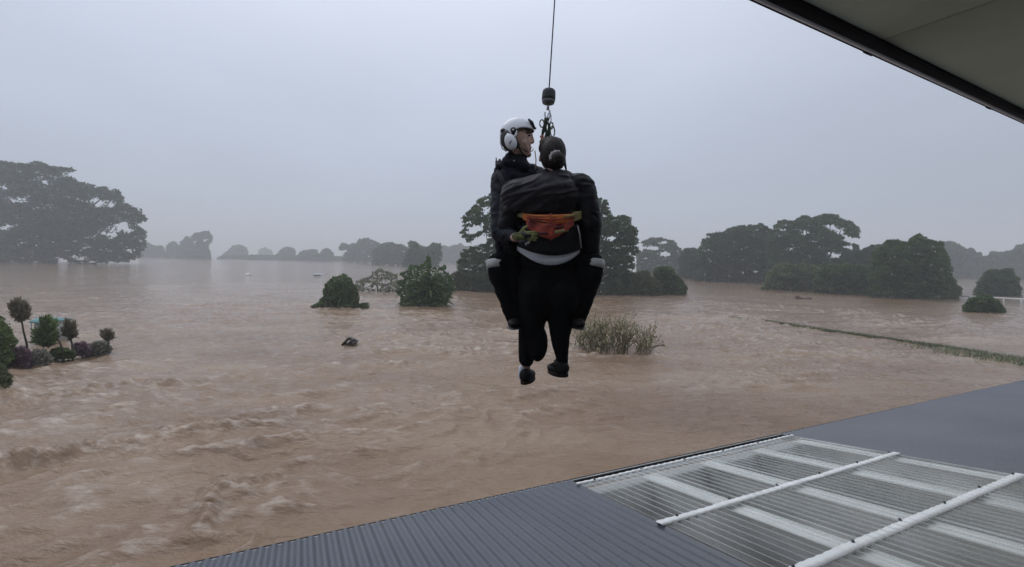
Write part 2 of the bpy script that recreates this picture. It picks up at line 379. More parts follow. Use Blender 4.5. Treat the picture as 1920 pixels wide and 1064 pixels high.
sa = t.nodes.new('ShaderNodeMath'); sa.operation = 'ADD'; sa.use_clamp = True; t.links.new(mrr.outputs[0], sa.inputs[0]); t.links.new(lr.outputs[0], sa.inputs[1]); mrr = sa
ad = t.nodes.new('ShaderNodeMixShader'); ad.inputs[0].default_value = 0.35; t.links.new(b.outputs[0], ad.inputs[1]); t.links.new(tl.outputs[0], ad.inputs[2])
mx = t.nodes.new('ShaderNodeMixShader'); t.links.new(mrr.outputs[0], mx.inputs[0]); t.links.new(tr.outputs[0], mx.inputs[1]); t.links.new(ad.outputs[0], mx.inputs[2])
t.links.new(mx.outputs[0], t.nodes['Material Output'].inputs[0])
edges = [0.0, 0.72, 1.43, 2.17, SK1]
for k in range(4):
    v, f = sheet(edges[k] + 0.002, edges[k + 1] + (0.06 if k < 3 else -0.002), 0.0, S_TOP, 0.006 + 0.0035 * (k % 2), 3, amp=0.012); put('translucent_sheet', v, f, mp_, skl, True)
m_raft = mat('white painted rafter', (0.76, 0.77, 0.75), 0.7, 0.12, 3)
for e in (0.74, 1.45, 2.19, 2.86):
    MB().box(rf(e, S_TOP / 2 + 0.07, -0.19), (D2, D1, RN), (0.03, S_TOP / 2 - 0.05, 0.165)).put('rafter', m_raft, skl)
    MB().box(rf(e - 0.055, S_TOP / 2 + 0.07, -0.0205), (D2, D1, RN), (0.086, S_TOP / 2 - 0.05, 0.004)).put('rafter_flange', m_raft, skl)
# raised white closing strips across the skylight; they ride over the corrugations
def strip(s0, w_, e0, e1):
    ne = int((e1 - e0) / PITCH_C * 8); e = np.linspace(e0, e1, ne)
    hh = 0.0185 + 0.0012 * np.cos(2 * math.pi * e / PITCH_C) + 0.0015 * np.cos(e * 9.0)
    wv = w_ / 2 * (1 + 0.015 * np.cos(2 * math.pi * e / PITCH_C) + 0.03 * np.cos(e * 23))
    rows = [(-1, -0.010), (-1, 0.0), (1, 0.0), (1, -0.010)]
    P = np.concatenate([RO + D2 * e[:, None] - D1 * (s0 + a_ * wv)[:, None] + RN * (hh + b_)[:, None] for a_, b_ in rows])
    a = np.arange(3)[:, None] * ne + np.arange(ne - 1)[None]
    return P, np.stack([a, a + 1, a + ne + 1, a + ne], -1).reshape(-1, 4)
screw_me = None
for s0, w_ in ((0.03, 0.03), (1.03, 0.062), (1.85, 0.075), (3.05, 0.08)):
    v, f = strip(s0, w_, -0.03, SK1 + 0.01)
    st_ = put('cover_strip', v, f, m_white, skl, False)
m_scr = mat('dark screw head', (0.12, 0.12, 0.12), 0.5, metal=0.6)
sb = MB(); sb.lathe((0, 0, 0), np.eye(3), [(0.0001, 0.008), (0.007, 0.007), (0.009, 0.0), (0.012, -0.002)], 10)
screw_me = new_mesh('screw', sb.verts(), sb.faces(), [m_scr])
rot = Matrix((D2, -D1, RN)).transposed().to_euler()
rg = np.random.RandomState(4)
for s0 in (0.06, 1.03, 1.85):
    for e in np.arange(0.12, SK1 - 0.05, PITCH_C * 7):
        o = link('screw', screw_me, skl, rf(round(e / PITCH_C) * PITCH_C, s0 - 0.03 + rg.uniform(-.01, .01), 0.026) - origin_of(skl)); o.rotation_euler = rot
# gutter along the eave: floor, outer wall, lip
g = MB()
g.box(rf(7.5, -0.10, -0.06), (D2, D1, RN), (14.5, 0.055, 0.004)); g.put('gutter_floor', m_gut, bld)
MB().box(rf(7.5, -0.157, -0.055), (D2, D1, RN), (14.5, 0.004, 0.045)).put('gutter_wall', m_dark, bld)
MB().tube([rf(-7, -0.157, -0.008), rf(22, -0.157, -0.008)], 0.007, 8).put('gutter_lip', m_dark, bld)
MB().box(rf(7.5, -0.140, -0.010), (D2, D1, RN), (14.5, 0.008, 0.003)).put('gutter_edge', mat('pale gutter edge', (0.42, 0.43, 0.41), 0.5, 0.2, 8), bld)
# walls of the flooded storey below
m_wall = mat('pale rendered wall', (0.55, 0.56, 0.54), 0.8, 0.12, 1.5)
def wall(e0, s0, e1, s1, zb=-0.6):
    a, c = rf(e0, s0, -0.06), rf(e1, s1, -0.06)
    d = (c - a); dn = np.array([d[0], d[1], 0]); dn /= np.linalg.norm(dn); nn = np.array([-dn[1], dn[0], 0]) * 0.06
    A0 = np.array([a[0], a[1], zb]); C0 = np.array([c[0], c[1], zb])
    v = [A0 - nn, C0 - nn, c - nn, a - nn, A0 + nn, C0 + nn, c + nn, a + nn]
    put('wall', v, np.array([[0, 1, 2, 3], [4, 7, 6, 5], [0, 4, 5, 1], [3, 2, 6, 7], [0, 3, 7, 4], [1, 5, 6, 2]]), m_wall, bld)
wall(-6.9, 0.08, 21.9, 0.08); wall(-6.9, 0.18, -6.9, S_TOP); wall(21.9, 0.18, 21.9, S_TOP)
# upper storey: wall behind the viewer, eave overhead
HS = 1.2
A = CAM + ray(1408, 0) / ray(1408, 0)[2] * HS; Bp = CAM + ray(1920, 232) / ray(1920, 232)[2] * HS
ET = (Bp - A); ET[2] = 0; ET /= np.linalg.norm(ET); EN = np.array([ET[1], -ET[0], 0.0]); EZ = np.array([0, 0, 1.0])
def ev(tt, nn, z=0.0): return A + ET * tt + EN * nn + EZ * z
m_sof = mat('grey green soffit board', (0.40, 0.45, 0.38), 0.75, 0.06, 2.5, 0.3)
m_black = mat('black gutter steel', (0.006, 0.006, 0.009), 0.7, spec=0.15)
m_lip = mat('painted drip edge highlight', (0.75, 0.75, 0.78), 0.4)  # near-white: sky highlight along the gutter painted as a pale strip
eave = bpy.data.objects.new('upper_eave', None); S.collection.objects.link(eave); eave.parent = bld; eave.location = tuple(ev(1, 1.5) - origin_of(bld))
seams = [-6.23, -3.83, -1.43, 0.97, 3.37, 5.77, 8.17, 10.57, 12.97]
NW = 3.6
for k in range(8):
    a_, c_ = seams[k] + 0.006, seams[k + 1] - 0.006
    MB().box(ev((a_ + c_) / 2, (0.098 + NW) / 2, 0.022), (ET, EN, EZ), ((c_ - a_) / 2, (NW - 0.098) / 2, 0.006)).put('soffit_panel', m_sof, eave)
MB().box(ev(3.37, NW / 2 + 0.05, 0.05), (ET, EN, EZ), (9.6, NW / 2 - 0.08, 0.012)).put('soffit_backing', mat('shaded backing', (0.03, 0.03, 0.03), 0.9), eave)
MB().box(ev(3.37, 0.060, 0.004), (ET, EN, EZ), (9.6, 0.030, 0.004)).put('gutter_base', m_black, eave)
MB().box(ev(3.37, 0.0935, 0.022), (ET, EN, EZ), (9.6, 0.0035, 0.0215)).put('fascia', m_black, eave)
MB().box(ev(3.37, 0.021, -0.003), (ET, EN, EZ), (9.6, 0.007, 0.006)).put('drip_edge_highlight', m_lip, eave)
MB().box(ev(3.37, 0.006, 0.03), (ET, EN, EZ), (9.6, 0.006, 0.036)).put('gutter_front', m_black, eave)
for tt in (1.02, 2.75, -0.7, 4.5):
    MB().box(ev(tt, 0.006, -0.0085), (ET, EN, EZ), (0.045, 0.006, 0.0035)).put('gutter_bracket', m_black, eave)
MB().box(ev(3.37, NW / 2 + 0.02, 0.14), (ET, EN, EZ), (9.6, NW / 2 + 0.02, 0.06)).put('roof_deck', m_roof, eave)
zc = -2.4
MB().box(ev(3.37, NW - 0.14, zc / 2 + 0.01), (ET, EN, EZ), (9.6, 0.08, -zc / 2)).put('upper_wall', m_wall, bld)

# ------------------------------------------------------------------ trees and bushes
def leaf_cards(P, size, rg, aspect=0.55, droop=None):
    """diamond leaf faces at points P; size per leaf; droop: preferred direction or None"""
    n = len(P)
    u = rg.normal(size=(n, 3))
    if droop is not None: u = u * 0.55 + np.asarray(droop)
    u /= np.linalg.norm(u, axis=1)[:, None]
    v = np.cross(u, rg.normal(size=(n, 3))); v /= np.linalg.norm(v, axis=1)[:, None] + 1e-9
    s = (size * rg.uniform(0.6, 1.35, n))[:, None]
    V = np.stack([P - u * s, P - v * s * aspect + u * s * 0.1, P + u * s, P + v * s * aspect + u * s * 0.1], 1).reshape(-1, 3)
    return V, np.arange(n * 4).reshape(-1, 4)
def inside(poly, x, y):
    poly = np.asarray(poly, float); c = np.zeros(len(x), bool); j = len(poly) - 1
    for i in range(len(poly)):
        xi, yi = poly[i]; xj, yj = poly[j]
        hit = ((yi > y) != (yj > y)) & (x < (xj - xi) * (y - yi) / (yj - yi + 1e-9) + xi); c ^= hit; j = i
    return c
def edge_dist(poly, x, y):
    poly = np.asarray(poly, float); d = np.full(len(x), 1e9)
    for i in range(len(poly)):
        a = poly[i - 1]; e = poly[i] - a; t_ = np.clip(((x - a[0]) * e[0] + (y - a[1]) * e[1]) / (e @ e + 1e-9), 0, 1)
        d = np.minimum(d, np.hypot(x - a[0] - t_ * e[0], y - a[1] - t_ * e[1]))
    return d
def clumps(poly, rpx, rg, holes=(), n=5000, pack=0.46):
    poly = np.asarray(poly, float); lo, hi = poly.min(0), poly.max(0)
    x = rg.uniform(lo[0], hi[0], n); y = rg.uniform(lo[1], hi[1], n)
    k = inside(poly, x, y); x, y = x[k], y[k]; d = edge_dist(poly, x, y)
    r = np.minimum(rpx * rg.uniform(0.5, 1.25, len(x)), d * 0.95 + rpx * rg.uniform(0.12, 0.42, len(x)))
    keep = []
    for i in range(len(x)):
        if r[i] < rpx * 0.22: continue
        if any(((x[i] - h[0]) / (h[2] + r[i] * 0.8)) ** 2 + ((y[i] - h[1]) / (h[3] + r[i] * 0.6)) ** 2 < 1 for h in holes): continue
        if all((x[i] - x[j]) ** 2 + ((y[i] - y[j]) * 1.25) ** 2 > (pack * (r[i] + r[j])) ** 2 for j in keep): keep.append(i)
    return x[keep], y[keep], r[keep]
_tree_no = [0]
def rugged(poly, rpx, rg):
    poly = np.asarray(poly, float); out_ = []; c = poly.mean(0); low = poly[:, 1].max() - 4
    for a, b in zip(poly, np.roll(poly, -1, 0)):
        n = max(1, int(np.hypot(*(b - a)) / (rpx * 0.8)))
        for t_ in range(n):
            p = a + (b - a) * t_ / n
            if p[1] < low: u = (p - c) / (np.hypot(*(p - c)) + 1e-6); p = p + u * rg.uniform(-0.42, 0.34) * rpx
            out_.append(p)
    return np.array(out_)
def tree(name, label, cat, poly, base, m, rpx, leafpx, holes=(), group=None, D=None, cover=2.6, trunk=3.0, flat=0.72, bark='bark', limbs=9, twice=True, deep=0.6, part='crown', fill=0.3):
    """crown outline as the photo shows it, filled with leaf clumps in depth round the trunk that stands at base"""
    _tree_no[0] += 1; rg = np.random.RandomState(100 + _tree_no[0])
    D = D or depth_water(*base); sc = D / FPX
    B = at(base[0], base[1], D); B[2] = 0
    th = thing(name, label, cat, B, group)
    poly = rugged(poly, rpx, rg)
    x, y, r = clumps(poly, rpx, rg, holes)
    poly = np.asarray(poly, float); wd = (poly[:, 0].max() - poly[:, 0].min()) * sc * 0.5
    cx = (poly[:, 0].max() + poly[:, 0].min()) / 2; hw = (poly[:, 0].max() - poly[:, 0].min()) / 2
    dep = rg.uniform(-1, 1, len(x)) * wd * deep * np.sqrt(np.clip(1 - ((x - cx) / hw) ** 2, 0.05, 1))
    if twice:   # a second layer of clumps behind the first
        x, y, r = np.tile(x, 2), np.tile(y, 2), np.tile(r, 2); dep = np.concatenate([-np.abs(dep), np.abs(dep) + 0.3 * wd * deep])
    VV = []; FFs = []; nn = 0; cen = []
    for xi, yi, ri, di in zip(x, y, r, dep):
        c = at(xi, yi, D + di); R = ri * sc * (1 + di / D); c_ = c.copy(); cen.append((c_, R))
        ln = leafpx * sc
        k = int(cover * math.pi * ri * ri * flat / (leafpx * leafpx * 2 * 0.55)) + 6
        q = rg.normal(size=(k, 3)); q /= np.linalg.norm(q, axis=1)[:, None]
        q[:, 2] = np.where(q[:, 2] < -0.45, -q[:, 2] * 0.7, q[:, 2])
        q *= (rg.uniform(0.1, 1.25, k) ** 0.5)[:, None] * R * np.array([1, 1, flat])
        q += 0.16 * R * noise3(q / R * 2.2 + rg.uniform(0, 99, 3), 5)[:, None] * 2
        P = c + q; P = P[P[:, 2] > 0.02 * sc]
        if not len(P): continue
        v, f = leaf_cards(P, ln, rg); VV.append(v); FFs.append(f + nn); nn += len(v)
    # loose leaves between the clumps
    poly0 = np.asarray(poly); lo, hi = poly0.min(0), poly0.max(0)
    area = 0.5 * abs(np.dot(poly0[:, 0], np.roll(poly0[:, 1], 1)) - np.dot(poly0[:, 1], np.roll(poly0[:, 0], 1)))
    if fill:
        kf = int(fill * area / (leafpx * leafpx * 1.1)); X = rg.uniform(lo[0], hi[0], kf * 3); Y = rg.uniform(lo[1], hi[1], kf * 3); ok = inside(poly0, X, Y) & (edge_dist(poly0, X, Y) > rpx * 0.3)
        for h in holes: ok &= ((X - h[0]) / (h[2] * 1.15)) ** 2 + ((Y - h[1]) / (h[3] * 1.15)) ** 2 > 1
        ok &= noise2(X / rpx * 0.9, Y / rpx * 1.3, 77 + _tree_no[0]) > -0.28
        X, Y = X[ok][:kf], Y[ok][:kf]
        P = np.array([at(a_, b_, D + rg.uniform(-.8, .8) * wd * deep) for a_, b_ in zip(X, Y)]).reshape(-1, 3); P = P[P[:, 2] > 0.02 * sc]
        if len(P): v, f = leaf_cards(P, leafpx * sc, rg); VV.append(v); FFs.append(f + nn); nn += len(v)
    tag(put(part, np.concatenate(VV), np.concatenate(FFs), m, th), kind=None)
    if trunk:
        mb = MB(); top = at(cx * 0.6 + base[0] * 0.4, poly[:, 1].min() * 0.55 + poly[:, 1].max() * 0.45, D)
        b0 = B + [0, 0, -0.4]; tr_ = trunk * sc
        mid = b0 * 0.5 + top * 0.5 + np.append(rg.normal(size=2) * tr_ * 0.7, 0)
        mb.tube([b0, b0 * 0.8 + mid * 0.2, mid, top], [tr_ * 1.35, tr_ * 1.05, tr_ * 0.85, tr_ * 0.3], 9)
        pick = rg.permutation(len(cen))[:limbs]
        for i in pick:
            c, R = cen[i]; s0 = b0 * 0.55 + mid * 0.45 if rg.rand() < 0.5 else mid * 0.6 + top * 0.4
            mm = s0 * 0.5 + c * 0.5 + np.array([0, 0, -0.12 * np.linalg.norm(c - s0)])
            mb.tube([s0, mm, c], [tr_ * 0.5, tr_ * 0.3, tr_ * 0.1], 6)
        mb.put('trunk', M[bark], th, True)
    return th

FAR = 'hazy trees along the far shore of the flood'
tree('fig_tree', 'huge spreading dark fig tree standing in the flood at far left', 'tree',
     [(-70, 330), (-30, 310), (0, 307), (28, 305), (36, 312), (52, 306), (75, 305), (88, 312), (110, 309), (131, 318), (135, 328), (132, 334), (150, 337), (168, 346), (177, 357), (192, 353), (215, 357), (224, 366), (230, 380), (246, 387), (262, 396), (270, 408), (262, 416), (252, 420), (266, 436), (269, 455), (259, 475), (243, 491), (150, 493), (0, 493), (-90, 491), (-110, 420)],
     (95, 493), M['fig'], 17, 2.6, holes=[(74, 334, 4, 7), (83, 345, 6, 4), (128, 329, 9, 3), (183, 380, 8, 6), (24, 378, 9, 3), (48, 379, 5, 2), (3, 353, 5, 5), (230, 424, 9, 7), (242, 434, 8, 4), (83, 388, 3, 3), (10, 428, 12, 3), (205, 440, 14, 3), (112, 489, 7, 2), (152, 488, 7, 2.5), (208, 385, 9, 3)], trunk=7, limbs=16, cover=2.1, deep=0.5, fill=0.6)
tree('tree', 'faint low hazy trees right beside the big fig tree', 'tree', [(262, 487), (264, 461), (275, 455), (290, 461), (305, 463), (313, 487)], (288, 487), M['far'], 7, 1.7, group=FAR, D=390, trunk=1.5, limbs=3)
tree('tree', 'small round hazy tree between two larger trees on the far left shore', 'tree', [(312, 487), (314, 462), (324, 454), (334, 461), (337, 487)], (325, 487), M['far'], 6, 1.7, group=FAR, D=380, trunk=1.5, limbs=3)
tree('tree', 'domed hazy tree left of the flat-topped tree on far shore', 'tree', [(331, 487), (337, 457), (350, 446), (361, 452), (368, 487)], (350, 487), M['far'], 7, 1.7, group=FAR, D=365, trunk=1.5, limbs=3)
tree('tree', 'tall flat-topped hazy tree, tallest on far shore beyond the fig', 'tree', [(361, 487), (366, 458), (357, 446), (364, 438), (376, 434), (390, 436), (399, 447), (396, 455), (390, 462), (394, 487)], (380, 487), M['far'], 8, 1.7, holes=[(366, 454, 3, 2), (384, 452, 4, 1.5)], group=FAR, D=345, trunk=2, limbs=5)
for nm, pl, bx, dd in (('faint rounded tree at left end of the far low row', [(410, 486), (424, 476), (437, 464), (449, 461), (460, 468), (466, 486)], 445, 470),
                       ('palest tree in the far low row, almost lost in haze', [(482, 486), (487, 470), (497, 465), (508, 470), (514, 486)], 497, 640),
                       ('small peaked hazy tree midway along the far low row', [(514, 486), (522, 472), (536, 463), (548, 467), (558, 486)], 538, 410),
                       ('broad domed hazy tree, second from right of low row', [(556, 488), (562, 475), (577, 469), (593, 470), (602, 488)], 580, 370),
                       ('small round hazy tree at right end of low row', [(599, 488), (604, 470), (612, 467), (621, 473), (628, 488)], 613, 365)):
    tree('tree', nm, 'tree', pl, (bx, 487), M['far'], 7, 1.7, group=FAR, D=dd, trunk=1.2, limbs=3)
tree('hedge', 'low hazy line of scrub along the far waterline', 'hedge', [(405, 489), (412, 481), (470, 479), (520, 480), (600, 481), (640, 482), (660, 490)], (530, 488), M['far'], 5, 1.7, D=400, trunk=0, part='foliage')
tree('palm_tree', 'thin umbrella-topped tree leaning beside the grey domed tree', 'tree', [(636, 466), (640, 458), (648, 457), (655, 463), (655, 470), (648, 468), (640, 470)], (656, 489), M['far'], 4, 1.5, D=330, trunk=0.9, limbs=4, group=FAR)
tree('tree', 'large grey dome-crowned tree behind the two drowned bushes', 'tree', [(642, 491), (650, 472), (660, 458), (675, 451), (695, 450), (710, 460), (720, 492)], (685, 492), M['far'], 10, 2, group=FAR, D=310, trunk=3, limbs=5)
tree('tree', 'grey-green tree with flat top behind the pale sparse bush', 'tree', [(698, 497), (704, 470), (715, 459), (735, 456), (752, 460), (766, 468), (772, 498)], (735, 498), M['far'], 10, 2, group=FAR, D=235, trunk=3, limbs=5)
tree('tree', 'jagged two-peaked tree rising behind the dark spiky bush', 'tree', [(755, 502), (762, 475), (770, 466), (768, 455), (776, 452), (785, 462), (800, 466), (812, 458), (826, 458), (828, 470), (822, 502)], (795, 503), M['gum'], 9, 2.2, group=FAR, D=165, trunk=2.5, limbs=6)
tree('tree', 'very pale distant tree mass left of the helmeted rescuer', 'tree', [(818, 499), (822, 462), (838, 463), (855, 460), (872, 462), (900, 470), (905, 500)], (860, 499), M['far'], 9, 1.8, group=FAR, D=390, trunk=2, limbs=4)
tree('gum_tree', 'dark open-crowned gum tree just left of the hanging couple', 'tree',
     [(897, 374), (904, 369), (925, 364), (955, 362), (985, 372), (1005, 400), (1010, 470), (1005, 548), (950, 549), (862, 546), (860, 500), (862, 480), (870, 466), (878, 458), (866, 446), (864, 433), (874, 428), (864, 416), (868, 406), (882, 398), (893, 388)],
     (925, 547), M['gum'], 10, 2.3, holes=[(885, 433, 6, 5), (905, 450, 8, 7), (911, 397, 5, 5), (893, 455, 7, 6), (876, 462, 6, 6), (900, 430, 4, 4)], trunk=5, bark='palebark', limbs=14, cover=2.0)
tree('gum_tree', 'tall broad green tree just right of the hanging couple', 'tree',
     [(1035, 548), (1040, 430), (1060, 380), (1090, 366), (1120, 371), (1134, 378), (1142, 393), (1150, 406), (1166, 404), (1181, 408), (1181, 420), (1190, 434), (1197, 437), (1194, 446), (1200, 458), (1197, 474), (1187, 488), (1190, 520), (1196, 550), (1120, 553)],
     (1120, 552), M['gum'], 11, 2.3, holes=[(1143, 449, 11, 2)], trunk=6, limbs=12)
tree('bush', 'pale green bush at water level under the broad green tree', 'bush', [(1164, 554), (1172, 525), (1184, 512), (1205, 508), (1222, 517), (1236, 530), (1240, 554)], (1205, 554), M['weedy'], 9, 2.4, trunk=2, limbs=3, part='foliage')
tree('bush', 'dark rounded bush at right tip of the clump behind the couple', 'bush', [(1222, 553), (1228, 515), (1236, 504), (1250, 499), (1261, 503), (1266, 518), (1280, 528), (1287, 543), (1284, 553)], (1250, 553), M['bush'], 8, 2.4, trunk=2, limbs=3, part='foliage')
tree('bush', 'yellowish green undergrowth left of the hanging couple at waterline', 'bush', [(838, 543), (842, 518), (852, 510), (880, 512), (905, 516), (925, 522), (932, 546)], (885, 546), M['weedy'], 9, 2.4, trunk=2, limbs=3, part='foliage')
tree('fig_tree', 'pale hazy umbrella tree with gaps in its crown, right of couple', 'tree', [(1192, 530), (1196, 472), (1203, 456), (1222, 447), (1244, 445), (1262, 453), (1276, 468), (1282, 500), (1284, 525)], (1240, 522), M['far'], 9, 2.2, holes=[(1226, 467, 11, 2), (1247, 477, 8, 4), (1203, 464, 4, 7), (1243, 457, 7, 2)], D=160, trunk=3, limbs=7)
tree('tree', 'small grey-green tree left of the large right-hand grove', 'tree', [(1272, 525), (1278, 477), (1288, 470), (1302, 468), (1314, 473), (1320, 525)], (1296, 525), M['far'], 10, 2.4, D=115, trunk=3, limbs=4)
tree('tree', 'dark dense tree forming left end of the right-hand grove', 'tree', [(1303, 528), (1312, 468), (1318, 452), (1330, 442), (1343, 437), (1368, 434), (1385, 426), (1400, 422), (1425, 425), (1445, 432), (1460, 450), (1462, 531)], (1385, 529), M['far'], 14, 2.6, trunk=5, limbs=7)
tree('fig_tree', 'tallest open-topped tree in the middle of the right-hand grove', 'tree', [(1436, 540), (1442, 440), (1455, 424), (1462, 413), (1478, 417), (1490, 416), (1500, 408), (1520, 408), (1540, 405), (1565, 406), (1590, 414), (1606, 428), (1611, 440), (1604, 455), (1611, 470), (1616, 540)], (1528, 538), M['gum'], 11, 2.1, holes=[(1559, 427, 9, 4), (1576, 437, 7, 4), (1594, 450, 8, 4), (1552, 478, 4, 3), (1565, 481, 6, 3), (1482, 470, 4, 2), (1509, 437, 5, 3), (1590, 465, 6, 2)], trunk=5, limbs=14, D=88)
tree('tree', 'low tree shoulder between the tallest and the big round tree', 'tree', [(1598, 540), (1604, 474), (1625, 466), (1650, 462), (1664, 500), (1664, 545)], (1632, 540), M['far'], 11, 2.6, D=84, trunk=3, limbs=4)
tree('tree', 'big round dark green tree at right end of the grove', 'tree', [(1628, 555), (1634, 500), (1640, 478), (1652, 462), (1668, 454), (1685, 449), (1702, 452), (1712, 444), (1724, 441), (1738, 446), (1750, 454), (1764, 457), (1771, 468), (1776, 482), (1779, 510), (1790, 530), (1797, 545), (1797, 564), (1700, 560)], (1712, 559), M['bush'], 12, 2.3, trunk=6, limbs=8, cover=3.0)
tree('bamboo_clump', 'light green bamboo-like clump at foot of right-hand grove', 'bush', [(1430, 543), (1438, 515), (1455, 500), (1478, 495), (1505, 495), (1532, 502), (1542, 548)], (1485, 545), M['bamboo'], 10, 2.8, trunk=2, limbs=4, part='foliage')
tree('bush', 'dark waterline bush between bamboo clump and big round tree', 'bush', [(1525, 549), (1532, 505), (1550, 497), (1580, 494), (1610, 498), (1640, 500), (1652, 555)], (1588, 551), M['bush'], 12, 2.8, trunk=2, limbs=4, part='foliage')
for nm, pl, bx, dd in (('faint hazy tree just right of the big round tree', [(1760, 548), (1765, 470), (1770, 459), (1785, 457), (1800, 465), (1822, 468), (1840, 478), (1850, 548)], 1805, 190),
                       ('faint hazy tree in the dip near right edge of frame', [(1836, 548), (1845, 482), (1860, 472), (1880, 473), (1890, 480), (1896, 548)], 1866, 190),
                       ('faint hazy tree cut by the right edge of the frame', [(1882, 548), (1892, 475), (1912, 464), (1945, 458), (1985, 470), (2000, 548)], 1940, 185)):
    tree('tree', nm, 'tree', pl, (bx, 530), M['far'], 12, 2.4, group='faint trees beyond the right edge grove', D=dd, trunk=3, limbs=4)
tree('bush', 'soft grey-green bush behind the low bush at right edge', 'bush', [(1828, 558), (1835, 528), (1848, 512), (1870, 505), (1895, 508), (1908, 530), (1910, 556)], (1868, 556), M['gum'], 10, 2.6, D=66, trunk=2, limbs=3, part='foliage')
tree('bush', 'low round dark bush alone in the water at right edge', 'bush', [(1807, 585), (1811, 572), (1821, 563), (1838, 556), (1860, 556), (1872, 565), (1882, 578), (1884, 587)], (1845, 586), M['bush'], 8, 2.8, trunk=1.5, limbs=3, part='foliage', cover=3.4)

# ---- bushes standing in the flow
def stems(mb, base, n, h, spread, rg, lean=(0, 0, 0), r=0.01, curve=0.3, seg=5, n_side=4, hmin=0.5):
    tips = []
    for k in range(n):
        a = rg.uniform(0, 2 * math.pi); q = math.sqrt(rg.uniform(0, 1))
        b_ = base + np.array([math.cos(a) * q * spread[0], math.sin(a) * q * spread[1], 0])
        hh = h * rg.uniform(hmin, 1.0) * (1 - 0.35 * q * q)
        dirv = np.array([math.cos(a) * q * 0.55, math.sin(a) * q * 0.55, 1]) + lean + rg.normal(size=3) * 0.1
        dirv /= np.linalg.norm(dirv); t_ = np.linspace(0, 1, seg)[:, None]
        side = np.append(rg.normal(size=2), 0) * curve * hh * 0.4
        pts = b_ + dirv * hh * t_ + side * t_ ** 2 + [0, 0, -0.15 * (1 - 1)]
        pts[0, 2] -= 0.2
        mb.tube(pts, np.linspace(r, r * 0.35, seg), n_side, False); tips.append(pts)
    return tips
# pale twig bush right of the shoes
rg = np.random.RandomState(7)
Dq = depth_water(1155, 668); B = on_water(1155, 664); k = Dq / FPX
th = thing('twig_bush', 'bare-looking pale twiggy bush poking out of the flood right of the dangling shoes', 'bush', B)
mb = MB(); P = []
def branch(p, d, ln, r, lev):
    n_ = 4; pts = [p]
    for i_ in range(n_):
        d = d + rg.normal(size=3) * 0.16 + np.array([0, 0, 0.07]); d = d / np.linalg.norm(d); pts.append(pts[-1] + d * ln / n_)
    mb.tube(pts, np.linspace(r, r * 0.55, n_ + 1), 5, False)
    if lev == 0:
        for i_ in range(5): P.append((pts[-1] * (1 - i_ * .1) + pts[-2] * i_ * .1 + rg.normal(size=3) * .012, d))
        return
    for c_ in range(3 if lev > 1 else 2):
        i_ = rg.randint(2, n_ + 1) if c_ else n_
        branch(pts[i_], d + rg.normal(size=3) * np.array([.42, .42, .2]), ln * rg.uniform(.5, .8), r * .62, lev - 1)
for s_ in range(84):
    a_ = rg.uniform(0, 2 * math.pi); q_ = math.sqrt(rg.uniform(0, 1)); b0 = B + np.array([math.cos(a_) * q_ * 57 * k, math.sin(a_) * q_ * 36 * k, -0.15])
    branch(b0, np.array([math.cos(a_) * q_ * .75, math.sin(a_) * q_ * .7, 1.0]), rg.uniform(.72, 1.02) * (1 - .32 * q_ * q_), 0.026, 2)
tag(mb.put('twigs', M['twig'], th, True), kind='stuff')
Pp = np.array([p_ for p_, _ in P]); v, f = leaf_cards(Pp, 0.06, rg, 0.3, droop=(0, 0, 1.2)); tag(put('leaves', v, f, M['twig_tip'], th), kind='stuff')
Pl = np.array([on_water(1100 + rg.normal() * 16, 655 + rg.normal() * 5) + [0, 0, abs(rg.normal()) * 0.4] for _ in range(260)])
v, f = leaf_cards(Pl, 0.07, rg, 0.35); tag(put('low_leaves', v, f, M['weedy'], th), kind='stuff')

rg = np.random.RandomState(11)
BP = [(578, 583), (584, 576), (600, 568), (606, 556), (609, 540), (616, 527), (626, 519), (638, 518), (648, 516), (657, 524), (666, 537), (670, 553), (668, 570), (658, 580), (640, 584)]
Dg = depth_water(640, 580); k_ = Dg / FPX
th = tree('bent_bush', 'dark green bush bowed over by the current, left of the spiky bush', 'bush', BP, (640, 581), M['bush'], 6, 2.8, trunk=2, limbs=6, part='foliage', cover=0.55, fill=0.12)
V = []; Fq = []; nn = 0
for q_ in range(420):   # long bowed sprays
    x1 = rg.uniform(582, 668); s_ = (x1 - 640) / 30.0; root = on_water(641 + s_ * 21 + rg.normal() * 4, 581) + [0, rg.normal() * .5, -0.1]
    ytop_ = np.interp(x1, [578, 600, 612, 630, 650, 660, 670], [579, 566, 534, 520, 517, 526, 552]); tip = at(x1, ytop_ + rg.uniform(-6, 30) * (ytop_ < 560), Dg + rg.normal() * .5)
    c1 = root * .5 + tip * .5 + RR * 0.45 * max(s_ + 0.2, 0.1) + [0, 0, .45]; t_ = np.linspace(0, 1, 6)[:, None]; pts = root * (1 - t_) ** 2 + 2 * c1 * t_ * (1 - t_) + tip * t_ ** 2
    wv = np.cross(np.gradient(pts, axis=0), rg.normal(size=3)); wv /= np.linalg.norm(wv, axis=1)[:, None] + 1e-9; ww = 0.035 * np.array([0.5, 1, 1.2, 1.1, 0.8, 0.15])[:, None]
    V.append(np.concatenate([pts - wv * ww, pts + wv * ww])); a = np.arange(5); Fq.append(np.stack([a, a + 1, a + 7, a + 6], 1) + nn); nn += 12
tag(put('sprays', np.concatenate(V), np.concatenate(Fq), M['weedy'], th))
mb = MB()
for q_ in range(16):
    a0 = on_water(668 + rg.uniform(-3, 6), 581 + rg.uniform(-2, 1)); a1 = at(680 + rg.uniform(0, 14), 568 + rg.uniform(0, 10), Dg + rg.uniform(-.5, .5)); mb.tube([a0, a0 * .5 + a1 * .5 + [0, 0, .25], a1], [0.03, 0.04, 0.015], 4)
tag(mb.put('branch', M['bush'], th, True), kind='stuff')
